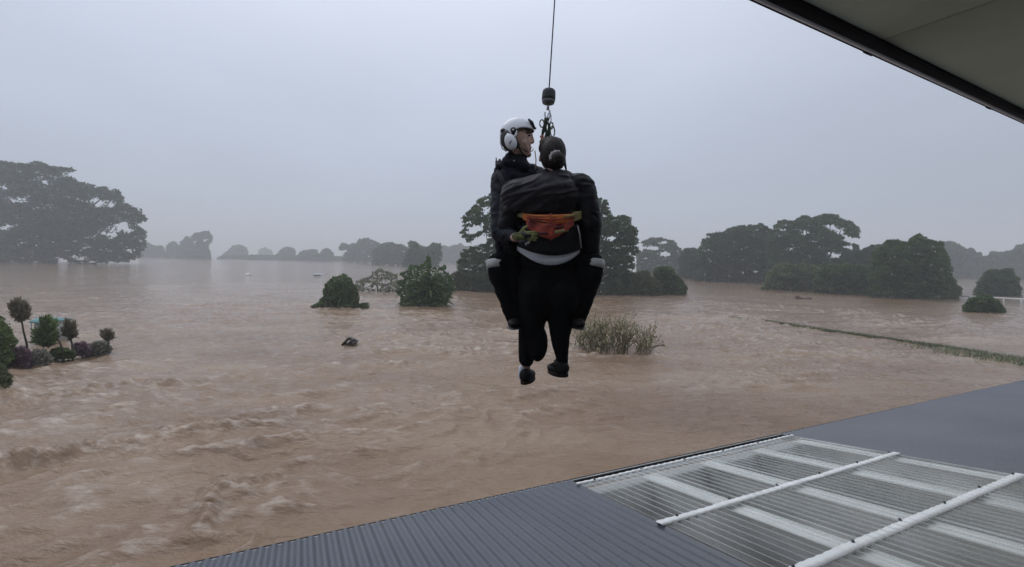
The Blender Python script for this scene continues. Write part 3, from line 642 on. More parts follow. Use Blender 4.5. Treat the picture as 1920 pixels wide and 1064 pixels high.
P = np.array([at(668 + rg.uniform(0, 24), 571 + rg.uniform(0, 9), Dg + rg.uniform(-.5, .5)) for _ in range(160)]); v, f = leaf_cards(P, 0.13, rg, 0.3, droop=(1, 0, 0.1)); put('branch_leaves', v, f, M['bush'], th)
rg = np.random.RandomState(12)
th = tree('spiky_bush', 'dark spiky bush with a tall central shoot, standing in flood', 'bush',
    [(748, 572), (752, 560), (742, 548), (754, 542), (746, 530), (758, 525), (750, 513), (766, 508), (772, 496), (786, 500), (796, 494), (803, 480), (808, 498), (822, 503), (834, 500), (838, 515), (846, 522), (842, 535), (850, 545), (842, 556), (836, 570), (815, 577), (790, 578)],
    (803, 576), M['bush'], 8, 3.2, trunk=4, limbs=10, cover=0.2, part='foliage', fill=0.05)
Dg = depth_water(803, 576); k_ = Dg / FPX; mb = MB(); base = on_water(803, 575)
mb.tube([base, at(805, 530, Dg - .3), at(803, 478, Dg - .3)], [4.5 * k_, 3.8 * k_, 0.8 * k_], 7); mb.put('shoot', M['bush'], th, True)
V = []; Fq = []; nn = 0
for q_ in range(430):   # radiating fronds
    a_ = rg.uniform(0, 2 * math.pi); e_ = rg.uniform(0.02, 1.25) if rg.rand() > 0.08 else -0.15; ln = rg.uniform(30, 68) * k_ * (1 if e_ < 0.9 else 0.75)
    o_ = base + [0, 0, rg.uniform(0.15, 1.7)]; d_ = np.array([math.cos(a_) * math.cos(e_), math.sin(a_) * math.cos(e_), math.sin(e_)])
    t_ = np.linspace(0, 1, 6)[:, None]; pts = o_ + d_ * ln * t_ - np.array([0, 0, 1]) * ln * 0.35 * t_ ** 2; pts[:, 2] = np.maximum(pts[:, 2], 0.03)
    wv = np.cross(np.gradient(pts, axis=0), rg.normal(size=3)); wv /= np.linalg.norm(wv, axis=1)[:, None] + 1e-9
    ww = 0.075 * np.array([0.5, 1, 1.1, 1, 0.7, 0.1])[:, None]; V.append(np.concatenate([pts - wv * ww, pts + wv * ww])); a = np.arange(5); Fq.append(np.stack([a, a + 1, a + 7, a + 6], 1) + nn); nn += 12
tag(put('fronds', np.concatenate(V), np.concatenate(Fq), M['frond'], th))
tree('sparse_bush', 'pale sparse see-through bush behind and between the two dark bushes', 'bush',
    [(662, 545), (668, 530), (678, 524), (690, 522), (700, 512), (715, 506), (728, 512), (742, 516), (748, 530), (748, 546), (720, 548), (690, 548)], (708, 547), M['pale'], 6, 2.4, trunk=1.2, limbs=12, cover=0.8, twice=False, part='foliage', fill=0.12,
    holes=[(690, 536, 4, 4), (725, 530, 5, 3), (708, 540, 6, 3)])

# ---- garden at the left edge
GA = 'clipped ball-topped garden shrubs at the left edge'
def standard(label, crown, stem, D, m, rpx=5.5, leaf=2.2, stem_r=1.6):
    rg = np.random.RandomState(int(crown[0][0]) + 300); k_ = D / FPX
    b = at(*stem[0], D); b0 = np.array([b[0], b[1], 0.0]); th = thing('topiary_tree', label, 'shrub', b0, GA)
    crown = np.asarray(crown, float); crown = crown.mean(0) + (crown - crown.mean(0)) * 0.8; crown = rugged(crown, rpx * 1.2, rg); x, y, r = clumps(crown, rpx, rg, pack=0.62)
    V = []; Fq = []; nn = 0; hw = np.ptp(crown[:, 0]) * 0.5 * k_
    for xi, yi, ri in zip(np.tile(x, 2), np.tile(y, 2), np.tile(r, 2)):
        c = at(xi, yi, D + rg.uniform(-1, 1) * hw * 0.7); kk = 10
        P = c + rg.normal(size=(kk, 3)) * ri * k_ * 0.6
        dr = P - at(crown[:, 0].mean(), crown[:, 1].max() + 2, D); dr /= np.linalg.norm(dr, axis=1)[:, None]
        vs = [leaf_cards(P[i_:i_ + 1], leaf * k_ * rg.choice([1.4, 2.0, 4.2]), rg, 0.2, droop=dr[i_] * 1.6) for i_ in range(kk)]
        v = np.concatenate([z_[0] for z_ in vs]); f = np.arange(len(v)).reshape(-1, 4); V.append(v); Fq.append(f + nn); nn += len(v)
    put('crown', np.concatenate(V), np.concatenate(Fq), m, th)
    pts = [np.array([b0[0], b0[1], -0.3])] + [at(px_, py_, D) for px_, py_ in stem]
    MB().tube(pts, np.linspace(stem_r * 1.2, stem_r * 0.7, len(pts)) * k_, 7).put('trunk', M['bark'], th, True)
    return th
standard('tallest ball-topped shrub on a thin curved stem at left edge', [(19, 572), (24, 566), (32, 560), (36, 558), (44, 563), (50, 570), (55, 582), (55, 593), (48, 602), (40, 606), (30, 600), (20, 592)], [(51, 662), (50, 645), (44, 622), (41, 603), (38, 585)], 14.6, M['topiary'])
standard('double-tufted green shrub between the two thin-stemmed ball shrubs', [(60, 634), (62, 622), (74, 616), (78, 605), (76, 596), (82, 587), (90, 590), (98, 594), (107, 601), (108, 612), (103, 622), (108, 635), (106, 648), (96, 654), (80, 653), (66, 650)], [(118, 658), (112, 642), (100, 628), (92, 610)], 14.8, M['green'], rpx=7)
standard('medium ball-topped shrub right of the double-tufted green shrub', [(117, 628), (119, 612), (124, 602), (134, 600), (140, 608), (141, 620), (144, 630), (136, 637), (126, 634)], [(136, 662), (135, 645), (132, 632), (131, 618)], 15.2, M['topiary'])
standard('smallest and farthest ball-topped shrub at right end of garden', [(191, 630), (194, 623), (202, 619), (208, 625), (210, 633), (206, 639), (198, 638)], [(204, 654), (204, 645), (202, 635), (201, 628)], 16.2, M['topiary'], rpx=4)
def low(name, label, poly, base, m, D, rpx=5, leaf=3.0, cover=1.6, group=None):
    return tree(name, label, 'shrub', poly, base, m, rpx, leaf, D=D, trunk=0.8, limbs=6, cover=cover * 0.75, fill=0.25, part='foliage', group=group)
low('shrub', 'purple-leaved low shrub under the tallest ball-topped shrub', [(12, 694), (16, 668), (24, 655), (38, 650), (52, 654), (58, 668), (58, 690), (45, 697)], (36, 694), M['purple'], 14.0)
low('shrub', 'mauve-grey low shrub beside the purple-leaved shrub', [(52, 690), (56, 664), (66, 655), (82, 656), (94, 664), (96, 680), (84, 691)], (74, 690), M['grey'], 14.2)
low('shrub', 'dark green low shrub under the medium ball-topped shrub', [(92, 672), (96, 656), (110, 652), (126, 656), (140, 660), (140, 670), (115, 673)], (116, 671), M['green'], 15.0)
low('shrub', 'pale mauve low hedge piece right of the medium shrub', [(138, 666), (141, 646), (150, 642), (162, 645), (168, 655), (166, 667)], (153, 666), M['purple'], 15.6, 5)
low('shrub', 'grey-green low hedge under the smallest ball-topped shrub', [(164, 666), (166, 650), (176, 643), (190, 640), (203, 645), (208, 656), (200, 664)], (186, 664), M['grey'], 15.9, 5)
low('conifer_shrub', 'feathery dark conifer shrub cut by the left edge of frame', [(-40, 690), (-40, 610), (-10, 590), (2, 594), (6, 606), (16, 612), (20, 624), (30, 636), (32, 646), (22, 654), (24, 668), (14, 684), (4, 692)], (-6, 692), M['green'], 13.6, 8, 3)
low('shrub', 'olive shrub low at left edge beneath the conifer shrub', [(-40, 740), (-40, 685), (-8, 680), (8, 690), (18, 706), (19, 720), (10, 732), (0, 738)], (-10, 738), M['weedy'], 11.6, 8, 3)
# teal roofed little garden shed, mostly under water
D = 17.5; k_ = D / FPX; c0 = at(66, 605, D)
th = thing('garden_shelter', 'teal awning-like roof showing behind the ball-topped shrubs', 'shelter', (c0[0], c0[1], 0))
m_teal = mat('teal sheet', (0.13, 0.29, 0.29), 0.6, 0.2, 3); m_pw = mat('pale panel', (0.36, 0.35, 0.33), 0.7)
a_, b_ = at(54, 603, D), at(79, 605, D); r_ = at(71, 596, D + 0.3)
v = [a_, b_, b_ + [0, 1.2, 0], a_ + [0, 1.2, 0], r_ - RR * 0.16 + [0, 0.25, 0.02], r_ + RR * 0.12 + [0, 0.25, 0.0], a_ + [0, 0, -.05], b_ + [0, 0, -.05], b_ + [0, 1.2, -.05], a_ + [0, 1.2, -.05]]
put('roof', v, [np.array([[0, 1, 5, 4], [2, 3, 4, 5], [0, 6, 7, 1], [1, 7, 8, 2], [2, 8, 9, 3], [3, 9, 6, 0], [6, 9, 8, 7]]), np.array([[1, 2, 5], [3, 0, 4]])], m_teal, th)
MB().box((a_ + b_) / 2 + [0, 0.6, -0.6], np.eye(3), (0.2, 0.45, 0.55)).put('panel', m_pw, th)
for q_ in (a_ + [0.04, .05, 0], b_ + [-0.04, .05, 0]):
    MB().tube([q_ + [0, 0, -0.05], [q_[0], q_[1], -0.3]], 0.018, 6).put('post', m_pw, th)

# ------------------------------------------------------------------ things in the water
# drowned grass strip running to the right edge
rg = np.random.RandomState(31)
pl = np.array([(1366, 598), (1420, 604), (1480, 612), (1560, 625), (1640, 637), (1720, 648), (1820, 663), (1960, 690), (2060, 712)], float)
V = []; Fq = []; nn = 0
for q_ in range(11000):
    t_ = rg.uniform(0, len(pl) - 1.001); i_ = int(t_); p_ = pl[i_] + (pl[i_ + 1] - pl[i_]) * (t_ - i_)
    if noise2(np.array([p_[0] * 0.03]), np.array([0.5]), 40)[0] < -0.22 + 0.35 * (p_[0] < 1550) * rg.rand() and rg.rand() < 0.85: continue
    wd_ = 0.4 + 1.9 * (p_[0] - 1366) / 560
    b0 = on_water(*p_) + EAVE_N * rg.normal() * wd_ * 0.8; hgt_ = rg.uniform(0.1, 0.26); ln_ = np.append(rg.normal(size=2) * 0.10, 0) + [0.1, 0, 0]
    w_ = np.array([rg.normal(), rg.normal(), 0]); w_ *= 0.035 / np.linalg.norm(w_)
    V.append([b0 - w_ - [0, 0, 0.08], b0 + w_ - [0, 0, 0.08], b0 + ln_ + [0, 0, hgt_]]); Fq.append([nn, nn + 1, nn + 2]); nn += 3
tag(put('drowned_grass', np.concatenate(V), np.array(Fq), M['reed']), 'muddy strip of half drowned grass running to the right edge', None, None, 'stuff')

m_wood = mat('wet dark timber', (0.045, 0.032, 0.026), 0.6, 0.3, 6)
Dp = depth_water(655, 652); k_ = Dp / FPX
th = thing('wooden_pallet', 'small dark broken pallet floating tilted in mid flood', 'pallet', on_water(655, 652))
def P_(x, y, d=0.0): return at(x, y - 2.5, Dp + d)
for a_, b_, r_ in (((643, 649), (655, 636), .07), ((650, 651), (663, 639), .09), ((657, 653), (669, 642), .08)):
    mb = MB(); c = (P_(*a_) + P_(*b_)) / 2; dv = P_(*b_) - P_(*a_); ln_ = np.linalg.norm(dv); dv /= ln_; up = np.cross(dv, [0, 1, 0]); up /= np.linalg.norm(up)
    mb.box(c, (dv, np.cross(up, dv), up), (ln_ / 2, 0.16, r_ * 0.45)); mb.put('plank', m_wood, th)
for a_, b_ in (((654, 636.5), (669, 643)), ((646, 646.5), (659, 653.5))):
    mb = MB(); c = (P_(*a_, .1) + P_(*b_, .1)) / 2; dv = P_(*b_) - P_(*a_); ln_ = np.linalg.norm(dv); dv /= ln_; up = np.cross(dv, [0, 1, 0]); up /= np.linalg.norm(up)
    mb.box(c, (dv, np.cross(up, dv), up), (ln_ / 2, 0.09, 0.045)); mb.put('bearer', m_wood, th)
# floating log with a root lump
Dl = depth_water(1503, 562); k_ = Dl / FPX; B = on_water(1503, 562); th = thing('floating_log', 'dark floating log with a lump at one end, out by the grove', 'log', B)
MB().tube([at(1486, 561, Dl), at(1496, 560, Dl), at(1508, 561, Dl), at(1521, 560.5, Dl)], [1.5 * k_, 3 * k_, 2.4 * k_, 2.6 * k_], 9).put('stem', mat('brown sodden wood', (0.09, 0.055, 0.05), 0.7, 0.3, 3), th, True)
mb = MB(); mb.ell(at(1495, 557, Dl), np.eye(3), (4 * k_, 3 * k_, 3.2 * k_)); mb.tube([at(1495, 558, Dl), at(1500, 555, Dl)], [2 * k_, 0.6 * k_], 6)
v, f = blob(mb, k_ * 0.8, 2); put('root', v, f, mat('reddish root', (0.13, 0.07, 0.06), 0.8, 0.3, 4), th, True)
# roof of a drowned car far out
Dc = depth_water(597, 517.5); k_ = Dc / FPX; B = on_water(597, 517.5); th = thing('drowned_car', 'pale roof of a drowned car far out in the flood', 'car', B)
mb = MB()
for z_, sx, sy in ((-0.3, 1.05, 0.75), (0.12, 0.98, 0.7), (0.34, 0.86, 0.62), (0.42, 0.7, 0.5)):
    n_ = 28; a = np.arange(n_) * 2 * math.pi / n_; ca, sa = np.cos(a), np.sin(a)
    mb.v.append(np.stack([B[0] + sx * np.sign(ca) * np.abs(ca) ** 0.5, B[1] + sy * np.sign(sa) * np.abs(sa) ** 0.5, np.full(n_, z_)], 1))
q = [[i * 28 + j, i * 28 + (j + 1) % 28, (i + 1) * 28 + (j + 1) % 28, (i + 1) * 28 + j] for i in range(3) for j in range(28)]
V = np.concatenate([*mb.v, [[B[0], B[1], 0.44]]]); put('roof', V, [np.array(q), np.array([[84 + j, 84 + (j + 1) % 28, 112] for j in range(28)])], mat('pale car paint', (0.42, 0.44, 0.46), 0.35), th, True)
MB().box(B + [0, -0.71, 0.13], np.eye(3), (0.62, 0.012, 0.07)).put('window', mat('car glass', (0.05, 0.06, 0.07), 0.15), th)
Dd = depth_water(465, 516.5); k_ = Dd / FPX; B = on_water(465, 516.5)
th = thing('floating_drum', 'tiny white drum bobbing far out on open flood water', 'drum', B)
MB().lathe(B + [0, 0, 0.1], (np.array([0, 1, 0]), np.array([0, 0, 1.0]), np.array([1.0, 0, 0])), [(0.001, -.42), (.27, -.42), (.29, -.38), (.29, -.1), (.31, -.08), (.31, -.05), (.29, -.03), (.29, .38), (.27, .42), (0.001, .42)], 18).put('shell', m_white, th, True)
MB().tube([B + [.42, 0, .22], B + [.46, 0, .22]], .05, 8).put('cap', m_dark, th)
# white rail fence at the right edge
th = thing('rail_fence', 'long white rail just above the water at right edge', 'fence', at(1850, 575, 52) * [1, 1, 0])
m_rail = mat('white rail paint', (0.75, 0.77, 0.74), 0.5)
def gp(x, y, d, z): p_ = at(x, y, d); return np.array([p_[0], p_[1], z])
p0, p1 = gp(1786, 566, 57, 0.42), gp(1990, 575, 50, 0.42)
u_ = (p1 - p0) / np.linalg.norm(p1 - p0)
MB().box((p0 + p1) / 2, (u_, np.cross([0, 0, 1], u_), np.array([0, 0, 1.0])), (np.linalg.norm(p1 - p0) / 2, 0.04, 0.10)).put('rail', m_rail, th)
for t_ in np.linspace(0.02, 0.98, 7):
    c = p0 * (1 - t_) + p1 * t_; MB().box([c[0], c[1], 0.0], np.eye(3), (0.06, 0.035, 0.5)).put('post', m_rail, th)

# ------------------------------------------------------------------ the hanging couple
D0 = 2.93; K = D0 / FPX
def q3(x, y, d=0.0): return at(x, y, D0 + d)
AX = (RR, FF, UU)
def cap(mb, a, ra, b, rb, n=14):
    """tapered limb with round ends between two joints; radii in pixels"""
    a, b = np.asarray(a), np.asarray(b); ra *= K; rb *= K; dv = b - a; L_ = np.linalg.norm(dv); u = dv / L_
    t_ = np.linspace(-math.pi / 2, 0, 5); s = np.concatenate([np.sin(t_) * ra, L_ + np.sin(-t_[::-1]) * rb]); r = np.concatenate([np.cos(t_) * ra, np.cos(t_[::-1]) * rb])
    ref = np.array([0, 0, 1.0]) if abs(u[2]) < 0.9 else np.array([1.0, 0, 0]); A_ = np.cross(u, ref); A_ /= np.linalg.norm(A_); B_ = np.cross(u, A_)
    mb.lathe(a, (A_, B_, u), [(max(r_, 1e-4), s_) for r_, s_ in zip(r, s)], n)
    # close the ends
    return mb
def el(mb, x, y, d, rx, rd, ry, tilt=0.0):
    c, s = math.cos(tilt), math.sin(tilt)
    return mb.ell(q3(x, y, d), (RR * c + UU * s, FF, -RR * s + UU * c), (rx * K, rd * K, ry * K))
def folds(sc, amp, seed, st=(1, 1, 1)):
    def f(co):
        p = np.stack([co @ RR * st[0], co @ FF * st[1], co @ UU * st[2]], 1) * sc
        n = noise3(p + 0.6 * noise3(p * 0.6, seed + 1)[:, None], seed)
        return amp * (1 - np.abs(n) * 3.0) * 0.6 + amp * 0.5 * noise3(p * 2.3, seed + 2)
    return f
def hand(mb, wrist, pd, nd, td, sz=1.0, curl=0.5):
    """palm, four unequal bent fingers and a thumb; pd towards the fingers, nd out of the palm's back, td towards the thumb (unit vectors)"""
    w_ = np.asarray(wrist); s = 0.01 * sz
    pc = w_ + pd * 4.5 * s
    mb.ell(pc, (pd, td, nd), (5.0 * s, 4.2 * s, 1.7 * s))
    cap(mb, w_ - pd * 2 * s, 2.6 * s / K, pc, 2.6 * s / K)
    for k_, (off, l_) in enumerate(((3.0, 7.2), (1.0, 8.0), (-1.0, 7.4), (-2.9, 5.8))):
        b0 = w_ + pd * 8.2 * s + td * off * s; d_ = pd.copy(); p_ = b0
        for j_, fr in enumerate((0.45, 0.32, 0.23)):
            n_ = p_ + d_ * l_ * fr * s; cap(mb, p_, (0.92 - 0.09 * j_) * s / K, n_, (0.86 - 0.09 * j_) * s / K, 8); p_ = n_
            d_ = d_ * math.cos(curl * 0.8) - nd * math.sin(curl * 0.8) if j_ == 0 else d_ * math.cos(curl) - nd * math.sin(curl) * 0.9
            d_ /= np.linalg.norm(d_)
    p_ = w_ + pd * 2.2 * s + td * 3.0 * s; d_ = (td * 0.75 + pd * 0.65); d_ /= np.linalg.norm(d_)
    for l_ in (3.4, 2.8):
        n_ = p_ + d_ * l_ * s; cap(mb, p_, 1.15 * s / K, n_, 0.95 * s / K, 8); p_ = n_; d_ = d_ * 0.8 + pd * 0.5 - nd * 0.3; d_ /= np.linalg.norm(d_)

m_skin = mat('skin', (0.52, 0.335, 0.255), 0.5, 0.08, 30)
m_jack = mat('black shell jacket', (0.0055, 0.005, 0.007), 0.55, 0.25, 9, 0.22, bump=0.35, bscale=22)
m_navy = mat('dark navy overalls', (0.0055, 0.007, 0.014), 0.6, 0.25, 9, 0.2, bump=0.35, bscale=22)
m_trou = mat('black trousers', (0.0035, 0.0035, 0.0045), 0.85, 0.2, 9, 0.12)
m_hair = mat('dark brown hair', (0.014, 0.010, 0.009), 0.6, 0.45, 60, 0.3, stretch=(3, 3, 0.5))
m_shirt = mat('white shirt cloth', (0.62, 0.63, 0.68), 0.8, 0.06, 12)
m_shoe = mat('black shoe', (0.008, 0.007, 0.007), 0.7, 0.3, 30, 0.2)
m_sole = mat('dark maroon sole', (0.016, 0.008, 0.008), 0.8, spec=0.2)
m_white_h = mat('white helmet shell', (0.74, 0.75, 0.78), 0.28, 0.03, 6)
m_blk = mat('black plastic', (0.012, 0.012, 0.014), 0.4)
m_refl = mat('grey reflective tape', (0.42, 0.42, 0.40), 0.4, 0.12, 25)
m_org = mat('orange sling webbing', (0.75, 0.21, 0.04), 0.6, scale=22, col2=(0.42, 0.07, 0.03))
m_red = mat('dark red sling pad', (0.5, 0.085, 0.04), 0.7, scale=24, col2=(0.14, 0.02, 0.025))
m_yel = mat('dull yellow sling end', (0.36, 0.30, 0.11), 0.7, scale=20, col2=(0.22, 0.19, 0.08))
m_glove = mat('yellow green glove', (0.015, 0.017, 0.010), 0.75, scale=26, col2=(0.42, 0.44, 0.16))
m_steel = mat('steel', (0.45, 0.46, 0.48), 0.35, metal=0.9)
m_strap = mat('dark green strap', (0.025, 0.035, 0.022), 0.8, 0.3, 40)
m_strap2 = mat('olive strap', (0.07, 0.085, 0.03), 0.8, 0.3, 40)

# ---------- woman, back to the camera
wom = thing('person', 'person with hair bun seen from behind, black jacket over white shirt, hoisted in sling', 'person', q3(1025, 560))
mb = MB()
el(mb, 1035, 287, 0.0, 21, 26, 28); el(mb, 1031, 299, 0.03, 17, 20, 22); el(mb, 1029, 305, 0.075, 4, 5, 7); el(mb, 1058, 298, 0.0, 2.5, 4, 7); el(mb, 1012, 298, 0.0, 2.5, 4, 7)
cap(mb, q3(1037, 306), 13, q3(1038, 340), 15)
cap(mb, q3(975, 352, .03), 16, q3(1085, 350, .03), 16); el(mb, 1030, 395, .02, 48, 26, 65); el(mb, 1028, 480, .03, 44, 27, 50)
for sx, pts in ((1, ((1092, 352, .02), (1106, 425, 0), (1084, 488, .2))), (-1, ((962, 358, .02), (952, 430, 0), (981, 488, .2)))):
    cap(mb, q3(*pts[0]), 13, q3(*pts[1]), 11); cap(mb, q3(*pts[1]), 10, q3(*pts[2]), 8)
    hand(mb, q3(*pts[2]), (FF * 0.8 - RR * sx * 0.6) / 1.0, UU, -RR * sx * 0.8 - FF * 0.6, 0.92, 0.6)
cap(mb, q3(1003, 545, .02), 26, q3(990, 622, .03), 15); cap(mb, q3(990, 622, .03), 14, q3(985, 700, .08), 8.5)
cap(mb, q3(1054, 545, .02), 26, q3(1050, 622, .03), 15); cap(mb, q3(1050, 622, .03), 14, q3(1053, 690, .07), 8.5)
for fx, fy in ((986, 708), (1052, 696)): cap(mb, q3(fx, fy, .05), 8, q3(fx + 4, fy + 6, .20), 7)
v, f = blob(mb, 0.009, 4); put('body', v, f, m_skin, wom, True)
mb = MB(); el(mb, 1037, 288, -0.02, 24.5, 27, 30.5, -0.15); el(mb, 1041, 300, -0.04, 20, 20, 20); el(mb, 1030, 276, 0.02, 20, 24, 19)
v, f = blob(mb, 0.006, 3, lambda co: 0.0035 * noise3(np.stack([co @ RR * 55 + (co @ UU) * 14, co @ FF * 30, co @ UU * 10], 1), 3) * 2); hair = put('hair', v, f, m_hair, wom, True)
mb = MB(); el(mb, 1046, 297, -0.135, 11.5, 11, 12); el(mb, 1049, 303, -0.13, 8, 8, 9)
v, f = blob(mb, 0.004, 2, lambda co: 0.003 * noise3(co * 90, 8) * 2); put('bun', v, f, m_hair, wom, True)
a = np.linspace(1.1, 3.5, 14); mb = MB(); mb.tube([q3(1044 + 11 * math.cos(t_), 296 - 10.5 * math.sin(t_), -0.125 + 0.008 * math.sin(t_)) for t_ in a], 3.6 * K * (1 + 0.25 * np.sin(np.arange(14) * 2.1)), 8); mb.put('scrunchie', mat('pale grey scrunchie', (0.36, 0.33, 0.33), 0.8, 0.2, 60), wom, True)
mb = MB(); mb.tube([q3(1058, 300, -.02), q3(1060, 312, -.03), q3(1063, 325, -.05)], [3 * K, 2.4 * K, 0.8 * K], 6); mb.put('loose_strand', m_hair, wom, True)

# jacket: shoulders, sleeves and the bunched hood across the back
mb = MB()
cap(mb, q3(972, 356, .02), 22, q3(1085, 351, .02), 27); cap(mb, q3(1020, 336, .0), 18, q3(1062, 336, .0), 16)
el(mb, 1032, 375, 0.0, 62, 40, 40); el(mb, 1030, 405, .01, 58, 36, 34)
cap(mb, q3(1094, 354, .01), 23, q3(1107, 420, -.01), 21); cap(mb, q3(1107, 420, -.01), 20, q3(1107, 478, .06), 16); cap(mb, q3(1107, 470, .05), 15, q3(1088, 498, .14), 11)
cap(mb, q3(962, 362, .01), 23, q3(952, 425, -.01), 20); cap(mb, q3(952, 425, -.01), 19, q3(960, 480, .06), 15); cap(mb, q3(960, 475, .05), 14, q3(976, 498, .14), 11)
v, f = blob(mb, 0.010, 4, folds(15, 0.008, 31, (0.6, 1, 1.7))); put('jacket', v, f, m_jack, wom, True)
mb = MB()
el(mb, 1008, 364, -.06, 68, 34, 36, 0.13); el(mb, 975, 362, -.07, 36, 26, 26, 0.35); cap(mb, q3(965, 360, -.05), 20, q3(1050, 338, -.05), 19); el(mb, 1046, 362, -.045, 36, 28, 30); cap(mb, q3(957, 390, -.06), 12, q3(1060, 394, -.05), 12); el(mb, 1010, 388, -.065, 54, 24, 18)
def hood_folds(co):
    u = (co - q3(1010, 365)) @ RR; w_ = (co - q3(1010, 365)) @ UU
    s_ = w_ - 0.30 * u + 0.55 * u * u + 0.02 * noise3(co * 6, 3)
    n = noise3(np.stack([u * 5, s_ * 24, np.full(len(u), 0.3)], 1), 51); n2 = noise3(np.stack([u * 14, s_ * 50, np.full(len(u), 0.6)], 1), 52)
    return 0.013 * np.exp(-np.abs(n) * 5) + 0.005 * n2 - 0.004
v, f = blob(mb, 0.0065, 10, hood_folds); put('hood', v, f, mat('plum black hood cloth', (0.020, 0.017, 0.022), 0.55, 0.45, 7, 0.3, bump=0.3, bscale=25), wom, True)

def skirt(cx, rx, rd, ytop, ybot, d, flare=1.0, n=48, rows=8, wob=0.0, seed=1, arc=(0, 2 * math.pi)):
    """cloth hanging round the trunk; ytop/ybot give the edge heights (px) for sideways position -1..1"""
    th_ = np.linspace(arc[0], arc[1], n + 1)[:-1] if arc[1] - arc[0] > 6 else np.linspace(arc[0], arc[1], n)
    P = []
    for i in range(rows):
        t_ = i / (rows - 1)
        for a_ in th_:
            s_ = math.sin(a_); c_ = -math.cos(a_); sc_ = 1 + (flare - 1) * t_
            y_ = ytop(s_) * (1 - t_) + ybot(s_) * t_
            o_ = q3(cx, y_, d) + RR * s_ * rx * K * sc_ + FF * c_ * rd * K * sc_
            P.append(o_)
    P = np.array(P); m_ = len(th_)
    if wob: P = P + (FF * -1)[None] * (wob * noise3(np.stack([P @ RR * 14, P @ FF * 14, P @ UU * 9], 1), seed))[:, None]
    closed = arc[1] - arc[0] > 6; jn = m_ if closed else m_ - 1
    fq = [[i * m_ + j, i * m_ + (j + 1) % m_, (i + 1) * m_ + (j + 1) % m_, (i + 1) * m_ + j] for i in range(rows - 1) for j in range(jn)]
    return P, np.array(fq)
def cloth(name, m, parent, thick=0.006, **kw):
    P, fq = skirt(**kw); o = put(name, P, fq, m, parent, True); md = o.modifiers.new('t', 'SOLIDIFY'); md.thickness = thick; md.offset = 0; return o
cloth('jacket_hem', m_jack, wom, cx=1028, rx=60, rd=41, ytop=lambda s: 425, ybot=lambda s: 482 - 17 * s * s + 3 * s, d=.01, flare=1.0, wob=0.02)
cloth('shirt', m_shirt, wom, cx=1028, rx=60, rd=38.5, ytop=lambda s: 440, ybot=lambda s: 499 - 27 * s * s + 2 * s, d=.01, flare=0.97, wob=0.015, seed=5)
mb = MB()
el(mb, 1028, 535, .02, 60, 34, 52); el(mb, 1028, 490, .02, 54, 32, 40); el(mb, 1005, 555, .0, 34, 34, 42); el(mb, 1052, 555, .0, 34, 34, 42)
cap(mb, q3(1001, 560, .02), 33, q3(996, 620, .02), 23); cap(mb, q3(1054, 560, .02), 33, q3(1050, 620, .02), 20)
cap(mb, q3(989, 615, .02), 17, q3(987, 674, .05), 14); el(mb, 1007, 640, .0, 19, 17, 39, 0.06)
cap(mb, q3(1049, 615, .02), 19, q3(1051, 648, .03), 16); cap(mb, q3(1051, 648, .03), 15.5, q3(1055, 688, .06), 8.5)
v, f = blob(mb, 0.009, 4, folds(8, 0.007, 71, (1.2, 1, 0.6))); put('trousers', v, f, m_trou, wom, True)
def shoe(cx, cy, w_, h_, toe, tilt, nm):
    c, s = math.cos(tilt), math.sin(tilt); X = RR * c + UU * s; Y = -RR * s + UU * c; T = (FF * 0.75 + X * toe * 0.62); T /= np.linalg.norm(T); Sd = np.cross(T, Y); Sd /= np.linalg.norm(Sd)
    b_ = q3(cx, cy, .05); e = bpy.data.objects.new(nm, None); S.collection.objects.link(e); e.parent = wom; e.location = tuple(b_ - origin_of(wom))
    mb = MB(); mb.ell(b_ + Y * h_ * .5 * K, (Sd, T, Y), (w_ * .5 * K, w_ * .62 * K, h_ * .52 * K)); mb.ell(b_ + T * 0.10 + Y * h_ * .28 * K, (Sd, T, Y), (w_ * .52 * K, .10, h_ * .34 * K)); mb.ell(b_ + T * 0.03 + Y * h_ * .75 * K, (Sd, T, Y), (w_ * .36 * K, w_ * .46 * K, h_ * .4 * K))
    v, f = blob(mb, 0.005, 3, folds(30, 0.002, 9)); put('upper', v, f, m_shoe, e, True)
    n_ = 24; a = np.arange(n_) * 2 * math.pi / n_; pr = [b_ + T * (0.075 + 0.135 * math.cos(t_)) + Sd * (w_ * .53 * K * math.sin(t_) * (1 - 0.12 * math.cos(t_))) for t_ in a]
    V = np.concatenate([np.array(pr) - Y * 0.008, np.array(pr) + Y * 0.010]); Fs = [np.array([[i, (i + 1) % n_, n_ + (i + 1) % n_, n_ + i] for i in range(n_)]), np.array([list(range(n_))[::-1], [n_ + i for i in range(n_)]])]
    put('sole', V, Fs, m_sole, e)
    return e, b_, T, Y, Sd
shoe(987, 716, 25, 25, 0.25, 0.10, 'shoe')
e2, b2, T2, Y2, S2 = shoe(1052, 703, 31, 27, -0.3, 0.0, 'shoe')
mb = MB()
for r_, o_ in ((5.5, 0), (4.0, 4)):
    a = np.linspace(0, 2 * math.pi, 12); mb.tube([q3(1041 - o_ + r_ * math.cos(t_), 683 + o_ * .5 + r_ * .6 * math.sin(t_), .02) for t_ in a], 1.0 * K, 5, False)
tag(mb.put('laces', m_shoe, e2, True), kind='stuff')
mb = MB(); cap(mb, q3(980, 706, .06), 8, q3(980, 692, .07), 8.5); v, f = blob(mb, 0.005, 2); put('sock', v, f, m_shirt, wom, True)

